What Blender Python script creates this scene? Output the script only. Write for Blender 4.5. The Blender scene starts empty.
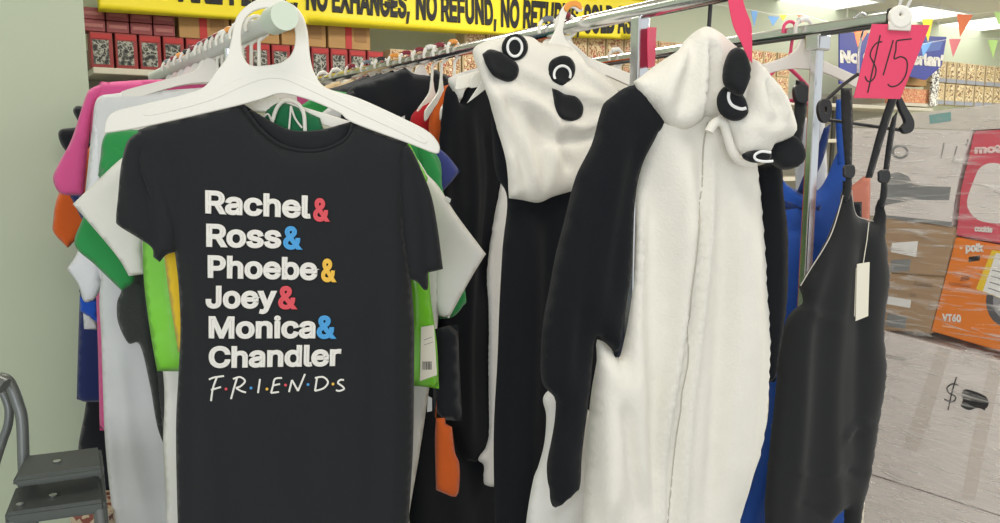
import bpy, bmesh, math, random
import numpy as np
from mathutils import Vector, Matrix, noise as mnoise
from mathutils.geometry import delaunay_2d_cdt

# ------------------------------------------------------------------ camera, world, lights, exposure
scene = bpy.context.scene
COL = scene.collection
FPX = 800.0
CAM = Vector((0, 0, 1.45))
YAW = math.radians(32.0)           # camera looks this far right of the shop's long axis (+Y)
PITCH = math.radians(7.9)
cd = bpy.data.cameras.new('camera'); cam = bpy.data.objects.new('camera', cd); COL.objects.link(cam)
cd.sensor_width = 36; cd.lens = 36 * FPX / 1000.0; cd.clip_start = .02
cam.location = CAM; cam.rotation_euler = (math.pi / 2 - PITCH, 0, -YAW)
scene.camera = cam
scene.view_settings.view_transform = 'Standard'; scene.view_settings.look = 'None'
scene.view_settings.gamma = 1; scene.view_settings.use_curve_mapping = False
scene.view_settings.exposure = -0.12
w = bpy.data.worlds.new('daylight'); scene.world = w; w.use_nodes = True
bg = w.node_tree.nodes['Background']; bg.inputs['Color'].default_value = (.93, .97, 1.0, 1); bg.inputs['Strength'].default_value = 0.95

def area(name, loc, rot, sx, sy, power, color):
    l = bpy.data.lights.new(name, 'AREA'); l.shape = 'RECTANGLE'; l.size = sx; l.size_y = sy; l.energy = power; l.color = color
    o = bpy.data.objects.new(name, l); o.location = loc; o.rotation_euler = rot; COL.objects.link(o); return o
# shop-front windows behind the photographer, ceiling troffers above
area('shopfront_daylight', (-2.6, -3.4, 1.7), (math.radians(84), 0, math.radians(-40)), 3.2, 2.4, 95, (.93, .97, 1.0))
for lx, ly, pw in ((.4, .4, 18), (2.6, .4, 26), (.4, 3.0, 30), (2.6, 3.2, 34), (5.2, 3.2, 44), (5.2, .6, 40), (8.2, 3.2, 44), (8.2, .6, 40)):
    area('troffer_light', (lx, ly, 2.78), (0, 0, 0), 1.2, .6, pw, (1, .95, .86))

# ------------------------------------------------------------------ projection helpers
FH = Vector((math.sin(YAW), math.cos(YAW), 0)); RT = Vector((math.cos(YAW), -math.sin(YAW), 0)); ZZ = Vector((0, 0, 1))
FW = FH * math.cos(PITCH) - ZZ * math.sin(PITCH); UPV = FH * math.sin(PITCH) + ZZ * math.cos(PITCH)
def ray(px, py): return FW + RT * ((px - 500) / FPX) + UPV * ((261.5 - py) / FPX)
def at(px, py, D): return CAM + ray(px, py) * D
def on_z(px, py, z):
    r = ray(px, py); return CAM + r * ((z - CAM.z) / r.z)
def uvs(F, pts, wf):
    """pixels to (u, v) on a surface lying wf(u, v) in front of the plane F"""
    uv = np.array([F.uv(p[0], p[1]) for p in pts])
    for _ in range(3):
        w = wf(uv); uv = np.array([F.uv(p[0], p[1], a) for p, a in zip(pts, w)])
    return uv
class Frame:
    """a vertical plane in the shop: x along it, y away from the viewer, z up"""
    def __init__(s, O, yaw):
        a = math.radians(yaw); s.O = Vector(O); s.rz = -YAW + a
        s.h = RT * math.cos(a) + FH * math.sin(a); s.n = RT * math.sin(a) - FH * math.cos(a)
    def uv(s, px, py, w=0):
        r = ray(px, py); t = (s.O + s.n * w - CAM).dot(s.n) / r.dot(s.n); p = CAM + r * t - s.O
        return (p.dot(s.h), p.z)
    def world(s, u, v, w=0): return s.O + s.h * u + ZZ * v + s.n * w
def fr(px, py, D, yaw): return Frame(at(px, py, D), yaw)
def wallframe(Y): return Frame((0, Y, 0), 32.0)

# ------------------------------------------------------------------ materials
def lin(h):
    if isinstance(h, (tuple, list)): return tuple(h)
    h = h.lstrip('#'); c = [int(h[i:i + 2], 16) / 255 for i in (0, 2, 4)]
    return tuple(x / 12.92 if x <= .04045 else ((x + .055) / 1.055) ** 2.4 for x in c)
MATS = {}
def mat(name, col, rough=.6, metal=0, bump=None, sheen=0, var=0, vscale=8, emit=0, spec=.5, coat=0, stretch=None):
    if name in MATS: return MATS[name]
    m = bpy.data.materials.new(name); m.use_nodes = True; nt = m.node_tree; b = nt.nodes['Principled BSDF']
    c = lin(col)
    b.inputs['Base Color'].default_value = (*c, 1); b.inputs['Roughness'].default_value = rough; b.inputs['Metallic'].default_value = metal
    b.inputs['Specular IOR Level'].default_value = spec
    if sheen: b.inputs['Sheen Weight'].default_value = sheen; b.inputs['Sheen Roughness'].default_value = .5
    if coat: b.inputs['Coat Weight'].default_value = coat
    if emit: b.inputs['Emission Color'].default_value = (*c, 1); b.inputs['Emission Strength'].default_value = emit
    if bump or var:
        tc = nt.nodes.new('ShaderNodeTexCoord'); src = tc.outputs['Object']
        if stretch:
            mp = nt.nodes.new('ShaderNodeMapping'); mp.inputs['Scale'].default_value = stretch
            nt.links.new(src, mp.inputs['Vector']); src = mp.outputs['Vector']
    if bump:
        n = nt.nodes.new('ShaderNodeTexNoise'); n.inputs['Scale'].default_value = bump[0]; n.inputs['Detail'].default_value = 3
        nt.links.new(src, n.inputs['Vector'])
        bp = nt.nodes.new('ShaderNodeBump'); bp.inputs['Strength'].default_value = bump[1]; bp.inputs['Distance'].default_value = bump[2] if len(bump) > 2 else .004
        nt.links.new(n.outputs['Fac'], bp.inputs['Height']); nt.links.new(bp.outputs['Normal'], b.inputs['Normal'])
    if var:
        n2 = nt.nodes.new('ShaderNodeTexNoise'); n2.inputs['Scale'].default_value = vscale; n2.inputs['Detail'].default_value = 4
        nt.links.new(src, n2.inputs['Vector'])
        mx = nt.nodes.new('ShaderNodeMix'); mx.data_type = 'RGBA'
        mx.inputs[6].default_value = (*[x * (1 - var) for x in c], 1); mx.inputs[7].default_value = (*[min(1, x * (1 + var)) for x in c], 1)
        nt.links.new(n2.outputs['Fac'], mx.inputs[0]); nt.links.new(mx.outputs[2], b.inputs['Base Color'])
    MATS[name] = m; return m
def fab(name, col, **k):
    k.setdefault('rough', .92); k.setdefault('bump', (420, .25, .0015)); k.setdefault('sheen', .15); k.setdefault('spec', .25); k.setdefault('var', .06); k.setdefault('vscale', 14)
    return mat(name, col, **k)
def plush(name, col, **k): return mat(name, col, rough=1, bump=(230, .3, .003), sheen=k.get('sheen', .3), spec=.1, var=.05, vscale=30)
def ramp_mat(name, cols, scale, rough=.5, detail=2, stretch=None, kind='noise', lo=.3, hi=.7, const=True):
    """printed artwork: soft blobs of a few colours"""
    if name in MATS: return MATS[name]
    m = bpy.data.materials.new(name); m.use_nodes = True; nt = m.node_tree; b = nt.nodes['Principled BSDF']; b.inputs['Roughness'].default_value = rough
    tc = nt.nodes.new('ShaderNodeTexCoord'); mp = nt.nodes.new('ShaderNodeMapping'); nt.links.new(tc.outputs['Object'], mp.inputs['Vector'])
    if stretch: mp.inputs['Scale'].default_value = stretch
    oi = nt.nodes.new('ShaderNodeObjectInfo'); ad = nt.nodes.new('ShaderNodeVectorMath'); ad.operation = 'ADD'
    sc_ = nt.nodes.new('ShaderNodeVectorMath'); sc_.operation = 'SCALE'; sc_.inputs['Scale'].default_value = .35
    nt.links.new(oi.outputs['Location'], sc_.inputs[0]); nt.links.new(mp.outputs['Vector'], ad.inputs[0]); nt.links.new(sc_.outputs[0], ad.inputs[1])
    n = nt.nodes.new('ShaderNodeTexNoise'); n.inputs['Scale'].default_value = scale; n.inputs['Detail'].default_value = detail
    nt.links.new(ad.outputs[0], n.inputs['Vector'])
    r = nt.nodes.new('ShaderNodeValToRGB'); r.color_ramp.interpolation = 'CONSTANT' if const else 'LINEAR'
    e = r.color_ramp.elements; k = len(cols)
    for i, c in enumerate(cols):
        p = 0 if i == 0 else lo + (hi - lo) * i / (k - 1)
        if i < 2: e[i].position = p; e[i].color = (*lin(c), 1)
        else: el = e.new(p); el.color = (*lin(c), 1)
    nt.links.new(n.outputs['Fac'], r.inputs['Fac']); nt.links.new(r.outputs['Color'], b.inputs['Base Color'])
    MATS[name] = m; return m

M_blacktee = fab('black_jersey', (.0165, .018, .021), sheen=.1)
M_blackplush = plush('black_plush', (.0105, .0115, .014), sheen=.05)
M_whiteplush = plush('white_plush', (.74, .715, .65))
M_greyplush = plush('soft_white_plush', (.70, .69, .66))
M_eyeblack = plush('charcoal_patch', (.017, .018, .020), sheen=.1)
M_white_thread = fab('white_embroidery', (.8, .8, .8))
M_hanger = mat('white_hanger_plastic', (.80, .78, .72), rough=.38)
M_hanger2 = mat('clouded_hanger_plastic', (.72, .68, .63), rough=.35)
M_chrome = mat('chrome', (.72, .73, .74), rough=.2, metal=1, bump=(30, .05))
M_tube = mat('pale_grey_tube', (.62, .64, .62), rough=.35)
M_cap = mat('milky_end_cap', (.60, .68, .58), rough=.45)
M_blackmetal = mat('black_plastic', (.02, .02, .022), rough=.4)
M_paper = mat('tag_card', (.78, .74, .62), rough=.7, var=.04)
M_whitepaper = mat('white_paper', (.82, .82, .80), rough=.7)
M_ink = mat('black_ink', (.012, .012, .014), rough=.6)
M_pinkcard = mat('pink_card', (.72, .05, .13), rough=.55, var=.05)
M_printwhite = mat('white_print', (.80, .78, .74), rough=.6)

# ------------------------------------------------------------------ object helpers
def setp(o, label=None, cat=None, group=None, kind=None):
    if label: o['label'] = label
    if cat: o['category'] = cat
    if group: o['group'] = group
    if kind: o['kind'] = kind
    return o
def thing(name, label, cat, F, group=None, off=(0, 0, 0)):
    o = bpy.data.objects.new(name, None); o.empty_display_size = .05; COL.objects.link(o)
    o.location = F.world(off[0], off[2], -off[1]); o.rotation_euler = (0, 0, F.rz)
    return setp(o, label, cat, group)
def link(name, me, m, parent=None, F=None, smooth=False):
    me.name = name
    if m is not None: me.materials.clear(); me.materials.append(m)
    if smooth:
        for p in me.polygons: p.use_smooth = True
    o = bpy.data.objects.new(name, me); COL.objects.link(o)
    if parent is not None: o.parent = parent
    elif F is not None: o.location = F.O; o.rotation_euler = (0, 0, F.rz)
    return o
def mesh_of(bm, name='mesh'):
    bmesh.ops.recalc_face_normals(bm, faces=bm.faces); me = bpy.data.meshes.new(name); bm.to_mesh(me); bm.free(); return me
def add_box(bm, x0, x1, y0, y1, z0, z1, bev=0):
    r = bmesh.ops.create_cube(bm, size=1); vs = r['verts']
    bmesh.ops.scale(bm, vec=(x1 - x0, y1 - y0, z1 - z0), verts=vs)
    bmesh.ops.translate(bm, vec=((x0 + x1) / 2, (y0 + y1) / 2, (z0 + z1) / 2), verts=vs)
    if bev:
        es = list({e for v in vs for e in v.link_edges}); bmesh.ops.bevel(bm, geom=es, offset=bev, segments=2, affect='EDGES', profile=.5)
def box_me(x0, x1, y0, y1, z0, z1, bev=0):
    bm = bmesh.new(); add_box(bm, x0, x1, y0, y1, z0, z1, bev); return mesh_of(bm)
def catmull(pts, n=6, closed=True):
    out = []; N = len(pts)
    for i in range(N if closed else N - 1):
        p1, p2 = pts[i], pts[(i + 1) % N]
        p0 = pts[i - 1] if (closed or i > 0) else p1; p3 = pts[(i + 2) % N] if (closed or i + 2 < N) else p2
        k1 = len(p1) > 2; k2 = len(p2) > 2
        m1 = ((p2[0] - p1[0]), (p2[1] - p1[1])) if k1 else ((p2[0] - p0[0]) / 2, (p2[1] - p0[1]) / 2)
        m2 = ((p2[0] - p1[0]), (p2[1] - p1[1])) if k2 else ((p3[0] - p1[0]) / 2, (p3[1] - p1[1]) / 2)
        for j in range(n):
            t = j / n; a = 2 * t ** 3 - 3 * t * t + 1; b = t ** 3 - 2 * t * t + t; c = -2 * t ** 3 + 3 * t * t; d = t ** 3 - t * t
            out.append((a * p1[0] + b * m1[0] + c * p2[0] + d * m2[0], a * p1[1] + b * m1[1] + c * p2[1] + d * m2[1]))
    if not closed: out.append(tuple(pts[-1][:2]))
    return out
def resample(pts, step, closed=True):
    out = []; N = len(pts)
    for i in range(N if closed else N - 1):
        a, b = pts[i], pts[(i + 1) % N]; L = math.hypot(b[0] - a[0], b[1] - a[1]); k = max(1, int(round(L / step)))
        for j in range(k): out.append((a[0] + (b[0] - a[0]) * j / k, a[1] + (b[1] - a[1]) * j / k))
    if not closed: out.append(pts[-1])
    return out
def thin(pts, dmin):
    out = [pts[0]]
    for p in pts[1:]:
        if math.hypot(p[0] - out[-1][0], p[1] - out[-1][1]) >= dmin: out.append(p)
    while len(out) > 3 and math.hypot(out[0][0] - out[-1][0], out[0][1] - out[-1][1]) < dmin: out.pop()
    return out
def segdist(P, segs):
    A = segs[:, 0, :]; B = segs[:, 1, :]; d = B - A; L = np.maximum((d * d).sum(1), 1e-12)
    out = np.full(len(P), 1e9); tt = np.zeros(len(P)); idx = np.zeros(len(P), int)
    for s in range(0, len(P), 2000):
        Q = P[s:s + 2000, None, :]; t = np.clip(((Q - A) * d).sum(2) / L, 0, 1)
        D = np.sqrt((((A + t[..., None] * d) - Q) ** 2).sum(2)); k = D.argmin(1); r = np.arange(len(k))
        out[s:s + 2000] = D[r, k]; idx[s:s + 2000] = k; tt[s:s + 2000] = t[r, k]
    return out, idx, tt
class Folds:
    """depth of the folds of a cloth at (u, v)"""
    def __init__(s, F, folds=(), waves=(), nz=(.003, 9.0), seed=0, w=0):
        s.items = []; s.waves = waves; s.nz = nz; s.seed = seed
        for pts, amp, wid in folds:
            uv = np.array([F.uv(*p, w) for p in catmull(pts, 5, False)]) if F else np.array(pts, float)
            s.items.append((np.stack([uv[:-1], uv[1:]], 1), amp, wid))
    def __call__(s, P):
        w = np.zeros(len(P))
        for segs, amp, wid in s.items:
            d, i, t = segdist(P, segs); f = (i + t) / len(segs); e = np.clip(np.minimum(f, 1 - f) * 6, 0, 1)
            w += amp * np.exp(-(d / wid) ** 2) * (.25 + .75 * e)
        for amp, lam, ang, ph in s.waves:
            a = math.radians(ang); x = P[:, 0] * math.cos(a) + P[:, 1] * math.sin(a); y = -P[:, 0] * math.sin(a) + P[:, 1] * math.cos(a)
            w += amp * np.sin(2 * math.pi * x / lam + ph + 1.3 * np.sin(y * 7 + ph)) * (.6 + .4 * np.sin(y * 4 + 2 * ph))
        if s.nz[0]: w += np.array([s.nz[0] * mnoise.noise((p[0] * s.nz[1], p[1] * s.nz[1] * .6, s.seed * 3.7)) for p in P])
        return w
def cloth_mesh(uv, fold, w0=0, tf=.012, tb=.012, er=.05, step=.011, back=True):
    uv = thin(resample(uv, step), step * .45); n = len(uv)
    arr = np.array(uv); lo, hi = arr.min(0), arr.max(0)
    segs = np.stack([arr, np.roll(arr, -1, 0)], 1)
    gx = np.arange(lo[0], hi[0], step); gy = np.arange(lo[1], hi[1], step * 1.15)
    G = np.array([(x + (step / 2 if j % 2 else 0), y) for j, y in enumerate(gy) for x in gx])
    ins = np.zeros(len(G), bool)
    for a, b in segs:
        c = ((a[1] > G[:, 1]) != (b[1] > G[:, 1]))
        with np.errstate(divide='ignore', invalid='ignore'):
            xx = (b[0] - a[0]) * (G[:, 1] - a[1]) / (b[1] - a[1]) + a[0]
        ins ^= c & (G[:, 0] < xx)
    G = G[ins]
    if len(G):
        d, _, _ = segdist(G, segs); G = G[d > step * .5]
    vs = [Vector(p) for p in uv] + [Vector(p) for p in G]
    ov, _, of, *_ = delaunay_2d_cdt(vs, [(i, (i + 1) % n) for i in range(n)], [list(range(n))], 1, 1e-6)
    P = np.array([(v.x, v.y) for v in ov]); d, _, _ = segdist(P, segs)
    t = np.clip(d / er, 0, 1); pr = np.sqrt(1 - (1 - t) ** 2); w = w0 + fold(P)
    bm = bmesh.new()
    fv = [bm.verts.new((P[i, 0], -(w[i] + tf * pr[i]), P[i, 1])) for i in range(len(P))]
    bv = [fv[i] if d[i] < 1e-5 else bm.verts.new((P[i, 0], -(w[i] - tb * pr[i]), P[i, 1])) for i in range(len(P))]
    for f in of:
        if len(f) < 3: continue
        try: bm.faces.new([fv[i] for i in f])
        except ValueError: pass
        if back:
            try: bm.faces.new([bv[i] for i in reversed(f)])
            except ValueError: pass
    return mesh_of(bm)
def cloth(name, F, px, m, parent=None, w0=0, tf=.012, tb=.012, er=.05, folds=(), waves=(), nz=(.003, 9.), step=.011, smooth=True, metric=False, seed=0):
    if metric: uv = catmull(px, 6) if smooth else [p[:2] for p in px]
    else:
        pp = catmull(px, 6) if smooth else [p[:2] for p in px]; uv = [F.uv(*p, w0) for p in pp]
    fo = Folds(None if metric else F, folds, waves, nz, seed, w0 + tf)
    me = cloth_mesh(uv, fo, w0, tf, tb, er, step)
    o = link(name, me, m, parent, F, True)
    o_surf = lambda P: w0 + fo(P) + tf
    return o, o_surf
def curve_mesh(splines, fill2d=True, extrude=0, bevel=0, res=2, closed=True, radii=None):
    c = bpy.data.curves.new('c', 'CURVE'); c.dimensions = '2D' if fill2d else '3D'
    if fill2d: c.fill_mode = 'BOTH'; c.extrude = extrude
    c.bevel_depth = bevel; c.bevel_resolution = res; c.use_fill_caps = True
    for k, pts in enumerate(splines):
        s = c.splines.new('POLY'); s.points.add(len(pts) - 1); s.use_cyclic_u = closed
        for i, p in enumerate(pts):
            s.points[i].co = (p[0], p[1], p[2] if len(p) > 2 else 0, 1)
            if radii: s.points[i].radius = radii[i]
    o = bpy.data.objects.new('c', c); COL.objects.link(o); dg = bpy.context.evaluated_depsgraph_get()
    me = bpy.data.meshes.new_from_object(o.evaluated_get(dg)); bpy.data.objects.remove(o); bpy.data.curves.remove(c); return me
def upright(me, w0=0):
    for v in me.vertices: x, y, z = v.co; v.co = (x, -(z + w0), y)
    me.flip_normals() if False else None
    return me
def plate(name, F, outlines, m, parent=None, thick=.006, bevel=.0015, w0=0, metric=False, smooth=True, wf=None):
    """solid flat thing: outlines[0] outside, the others holes"""
    sp = []
    for px in outlines:
        pp = catmull(px, 5) if smooth else [p[:2] for p in px]
        sp.append(pp if metric else [tuple(q) for q in uvs(F, pp, lambda P: (wf(P) if wf else np.zeros(len(P))) + w0)])
    me = upright(curve_mesh(sp, True, max(thick / 2 - bevel, 0), bevel), w0)
    if wf:
        P = np.array([(v.co.x, v.co.z) for v in me.vertices]); dw = wf(P)
        for v, a in zip(me.vertices, dw): v.co.y -= a
    return link(name, me, m, parent, F)
def sheet(name, F, px, m, parent=None, thick=.001, w0=0, smooth=False, metric=False, wf=None):
    return plate(name, F, [px], m, parent, thick, 0, w0, metric, smooth, wf)
def tube_me(pts, r, closed=False, radii=None): return curve_mesh([pts], False, 0, r, 8 if r > .014 else 3, closed, radii)
def tube(name, pts, r, m, parent=None, F=None, closed=False, radii=None):
    return link(name, tube_me(pts, r, closed, radii), m, parent, F, True)
def ploc(F, px, py, w=0):
    u, v = F.uv(px, py, w); return (u, -w, v)
def stroke(name, F, lines, r, m, parent=None, wf=None, w0=.001, flat=.25):
    """pen strokes given in pixels"""
    bm = bmesh.new()
    for ln in lines:
        pp = catmull(ln, 5, False) if len(ln) > 2 else ln
        uv = uvs(F, pp, lambda P: (wf(P) if wf else np.zeros(len(P))) + w0); ww = (wf(uv) if wf else np.zeros(len(uv))) + w0
        me = tube_me([(a[0], 0, a[1]) for a in uv], r)
        for v in me.vertices:
            k = np.abs(uv - np.array([v.co.x, v.co.z])).sum(1).argmin(); v.co.y = v.co.y * flat - ww[k]
        bm.from_mesh(me); bpy.data.meshes.remove(me)
    return link(name, mesh_of(bm), m, parent, F)
try:                                            # the sans font that ships inside Blender; its built-in one otherwise
    import os
    FONT = bpy.data.fonts.load(os.path.join(bpy.utils.system_resource('DATAFILES'), 'fonts', 'Inter.woff2'))
except Exception: FONT = None
def text_me(s, bold=.036, shear=0, space=1):
    c = bpy.data.curves.new('t', 'FONT')
    if FONT: c.font = FONT; c.fill_mode = 'NONE'
    c.body = s; c.size = 1; c.shear = shear; c.space_character = space; c.bevel_depth = bold; c.bevel_resolution = 1; c.resolution_u = 5
    o = bpy.data.objects.new('t', c); COL.objects.link(o); dg = bpy.context.evaluated_depsgraph_get()
    me = bpy.data.meshes.new_from_object(o.evaluated_get(dg)); bpy.data.objects.remove(o); bpy.data.curves.remove(c); return me
def text(name, s, F, L, R, cap, m, parent=None, bold=.036, wf=None, w0=.0012, shear=0, space=1):
    """lettering from baseline pixel L to R, capitals `cap` pixels tall"""
    hm = text_me('H', bold); k = max(v.co.y for v in hm.vertices) + bold; bpy.data.meshes.remove(hm)
    me = text_me(s, bold, shear, space); xs = [v.co.x for v in me.vertices]; x0, x1 = min(xs), max(xs)
    W = lambda P: (wf(P) if wf else np.zeros(len(P))) + w0
    a, b, tp = uvs(F, [L, R, (L[0], L[1] - cap)], W); up = tp - a; sc_ = abs(up[1]) / k
    bm = bmesh.new(); bm.from_mesh(me); bpy.data.meshes.remove(me)
    uv = np.array([a + (b - a) * ((v.co.x - x0) / (x1 - x0)) + up * ((v.co.y + bold) / k) for v in bm.verts]); ww = W(uv)
    for v, q, z in zip(bm.verts, uv, ww): v.co = (q[0], -z - v.co.z * sc_ * .03, q[1])
    return link(name, mesh_of(bm), m, parent, F)
def ellipse(cx, cy, rx, ry, tilt=0, n=20, a0=0, a1=360):
    t = math.radians(tilt); out = []
    for i in range(n):
        a = math.radians(a0 + (a1 - a0) * i / (n if abs(a1 - a0) >= 360 else n - 1)); x, y = rx * math.cos(a), ry * math.sin(a)
        out.append((cx + x * math.cos(t) - y * math.sin(t), cy + x * math.sin(t) + y * math.cos(t)))
    return out
def copy_tree(o, parent=None):
    c = o.copy(); COL.objects.link(c); c.parent = parent
    for ch in list(o.children): copy_tree(ch, c)
    return c

# ================================================================== THE SHOP
def struct(name, me, m): return setp(link(name, me, m), kind='structure')
M_floor = mat('vinyl_floor', (.50, .48, .42), rough=.4, var=.08, vscale=3)
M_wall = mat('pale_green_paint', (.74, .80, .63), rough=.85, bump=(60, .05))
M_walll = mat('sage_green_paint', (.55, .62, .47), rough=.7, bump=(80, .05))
M_ceil = mat('ceiling_paint', (.78, .75, .66), rough=.9, bump=(90, .1))
struct('floor', box_me(-4, 12, -4, 6, -.1, 0), M_floor)
struct('wall_back', box_me(-4, 12, 5.0, 5.15, 0, 2.8), M_wall)
struct('wall_right', box_me(11.85, 12, -4, 5.0, 0, 2.8), M_wall)
struct('ceiling', box_me(-4, 12, -1.2, 5.15, 2.8, 2.9), M_ceil)
WL = wallframe(2.85); wl_x = WL.uv(87, 60)[0]
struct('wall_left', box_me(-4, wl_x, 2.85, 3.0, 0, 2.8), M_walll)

# ceiling lights
M_diff = mat('light_diffuser', (1, .98, .93), emit=2.2)
M_lframe = mat('light_frame', (.8, .8, .76), rough=.5)
for k, (px, py, lab) in enumerate(((822, 2, 'square white ceiling light above the far end of the chrome bar'), (916, 14, 'white ceiling light behind the pink price card clip'), (985, 24, 'white ceiling light farthest right above the doll boxes'))):
    p = on_z(px, py, 2.79)
    t = bpy.data.objects.new('ceiling_light', None); t.location = (p.x, p.y, 2.8); COL.objects.link(t); setp(t, lab, 'ceiling light', 'ceiling lights')
    link('diffuser', box_me(-.42, .42, -.3, .3, -.012, -.002), M_diff, t)
    bm = bmesh.new()
    for q in ((-.45, -.42, -.33, .33), (.42, .45, -.33, .33), (-.42, .42, -.33, -.3), (-.42, .42, .3, .33)): add_box(bm, *q, -.02, 0)
    link('frame', mesh_of(bm), M_lframe, t)

# ------------------------------------------------------------------ back shelving with boxes
YS = 4.4                                      # front edge of the shelving
WF = wallframe(YS)
def wx(px, py): return WF.uv(px, py)
M_shelf = mat('cream_shelf_metal', (.62, .58, .48), rough=.45)
M_upr = mat('dark_shelf_upright', (.12, .12, .11), rough=.5)
sh = bpy.data.objects.new('shelving_unit', None); COL.objects.link(sh); sh.location = (0, YS, 0)
setp(sh, 'long cream metal wall shelving full of boxes along the back wall', 'shelving')
xL, xR = wx(92, 60)[0], 7.6
zl = wx(130, 69)[1]
bm = bmesh.new(); add_box(bm, xL, xR, .40, .42, 0, zl + .12); link('back_panel', mesh_of(bm), mat('shelf_back', (.45, .43, .36), rough=.6), sh)
levels = [zl, zl - .30, zl - .62, zl - .95, zl - 1.3, .12]
for z in levels: link('shelf', box_me(xL, xR, -.02, .40, z - .03, z, .004), M_shelf, sh)
for x in (xL - .02, xL + 1.25, xL + 2.5, xL + 3.75, xL + 5.0, xL + 6.25): link('upright', box_me(x - .02, x + .02, .38, .44, 0, zl + .1), M_upr, sh)

def proto_box(name, W, H, Dp, body_m, panels):
    """a carton: body, front panels (x0,x1,z0,z1 as fractions, material, name)"""
    o = link(name, box_me(-W / 2, W / 2, 0, Dp, 0, H, .003), body_m)
    for (a, b, c, d, mm, nm) in panels:
        link(nm, box_me(-W / 2 + a * W, -W / 2 + b * W, -.003, .001, c * H, d * H), mm, o)
    return o
M_red = mat('red_carton', (.30, .035, .035), rough=.5, var=.15, vscale=25)
M_red2 = mat('maroon_carton', (.25, .05, .055), rough=.55, var=.15, vscale=20)
M_kraft = mat('kraft_carton', (.42, .24, .09), rough=.7, var=.12, vscale=12)
M_redstripe = mat('red_stripe', (.45, .03, .03), rough=.6)
M_win = ramp_mat('window_of_grey_toys', ['#20211f', '#5d5c55', '#a3a398', '#33332f', '#8c8b80'], 42, .3, 2)
M_art = ramp_mat('tan_printed_art', ['#b99a6c', '#d8c49a', '#8f5a3b', '#c9b48a', '#a34a3a', '#e0d3b4', '#4b4a5a'], 22, .5, 3)
M_doll = ramp_mat('beige_doll_art', ['#b8a374', '#d9c49a', '#7b5f48', '#e6d8b5', '#c3a873', '#8f96a8'], 20, .5, 3)
def fill(proto, x0, x1, z, n_label, cat, group, W, gap=.004, y=YS + .01, jit=.006):
    k = max(1, int((x1 - x0) / (W + gap))); out = []
    for i in range(k):
        o = proto if not proto.get('used') else copy_tree(proto)
        proto['used'] = 1
        o.location = (x0 + (i + .5) * (x1 - x0) / k, y + random.uniform(0, jit), z); setp(o, n_label, cat, group); out.append(o)
    return out
random.seed(4)
W1 = (wx(113, 50)[0] - wx(89.5, 50)[0])
H1 = wx(130, 34)[1] - zl
pb = proto_box('toy_box', W1 * .96, H1, .12, M_red, [(.1, .82, .1, .78, M_win, 'window'), (.05, .95, .82, .95, M_redstripe, 'title_band')])
fill(pb, wx(89.5, 50)[0], wx(385, 50)[0], zl + .001, 'red toy box with grey window on the shelf under the yellow banner', 'toy box', 'red window boxes on the shelf', W1 * .98)
ps = proto_box('flat_box', W1 * .97, .055, .13, M_red2, [(.1, .9, .35, .65, mat('maroon_title', (.36, .12, .11), rough=.5), 'title_band')])
for lev in range(2):
    fill(ps, wx(82, 30)[0], wx(176, 30)[0], zl + H1 + .003 + lev * .057, 'flat maroon box stacked on the red toy boxes beside the left wall', 'box', 'flat maroon boxes on top', W1 * .98)
W2 = wx(230, 25)[0] - wx(178, 25)[0]
pk = proto_box('carton', W2 * .97, H1 * .85, .13, M_kraft, [(.40, .55, 0, 1, M_redstripe, 'red_stripe'), (.62, .9, .3, .8, mat('kraft_print', (.30, .16, .06), rough=.7), 'print_panel')])
fill(pk, wx(178, 25)[0], wx(372, 40)[0], zl + H1 + .003, 'brown carton with red stripe lying on the red toy boxes', 'carton', 'brown cartons with red stripes', W2)
ps2 = proto_box('small_box', W1 * .9, .19, .12, mat('dusky_carton', (.16, .09, .085), rough=.6, var=.2, vscale=20), [(.06, .94, .62, .95, mat('pinkish_label', (.36, .24, .22), rough=.6, var=.2, vscale=30), 'label')])
fill(ps2, wx(97, 80)[0], wx(175, 80)[0], zl - .299, 'dusky box with pinkish label on the second shelf down', 'box', 'dusky boxes on the second shelf', W1)
pd = proto_box('small_box', W1 * .9, .16, .12, mat('black_carton', (.03, .03, .03), rough=.6), [(.2, .8, .2, .7, M_win, 'window')])
fill(pd, wx(178, 80)[0], wx(400, 80)[0], zl - .299, 'black boxed toy on the second shelf behind the hangers', 'box', 'black boxes on the second shelf', W1)
# tan boxes under and right of the banner's end
Wt = .155; Ht = .19
pt = proto_box('tan_box', Wt * .97, Ht, .12, mat('tan_carton', (.50, .38, .22), rough=.55, var=.1, vscale=20), [(.08, .92, .08, .95, M_art, 'art_panel')])
xa, xb = wx(390, 40)[0], wx(792, 55)[0]
fill(pt, xa, xb, zl + .001, 'tan printed box in the row just above the shelf edge', 'box', 'tan printed boxes, lower row', Wt)
fill(pt, xa + .5, xb, zl + .001 + Ht + .002, 'tan printed box in the top row under the end of the yellow banner', 'box', 'tan printed boxes, top row', Wt)
fill(pt, xa + .6, xb, zl - .299, 'tan printed box on the shelf below, seen under the chrome rail', 'box', 'tan printed boxes, second shelf', Wt)
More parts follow.
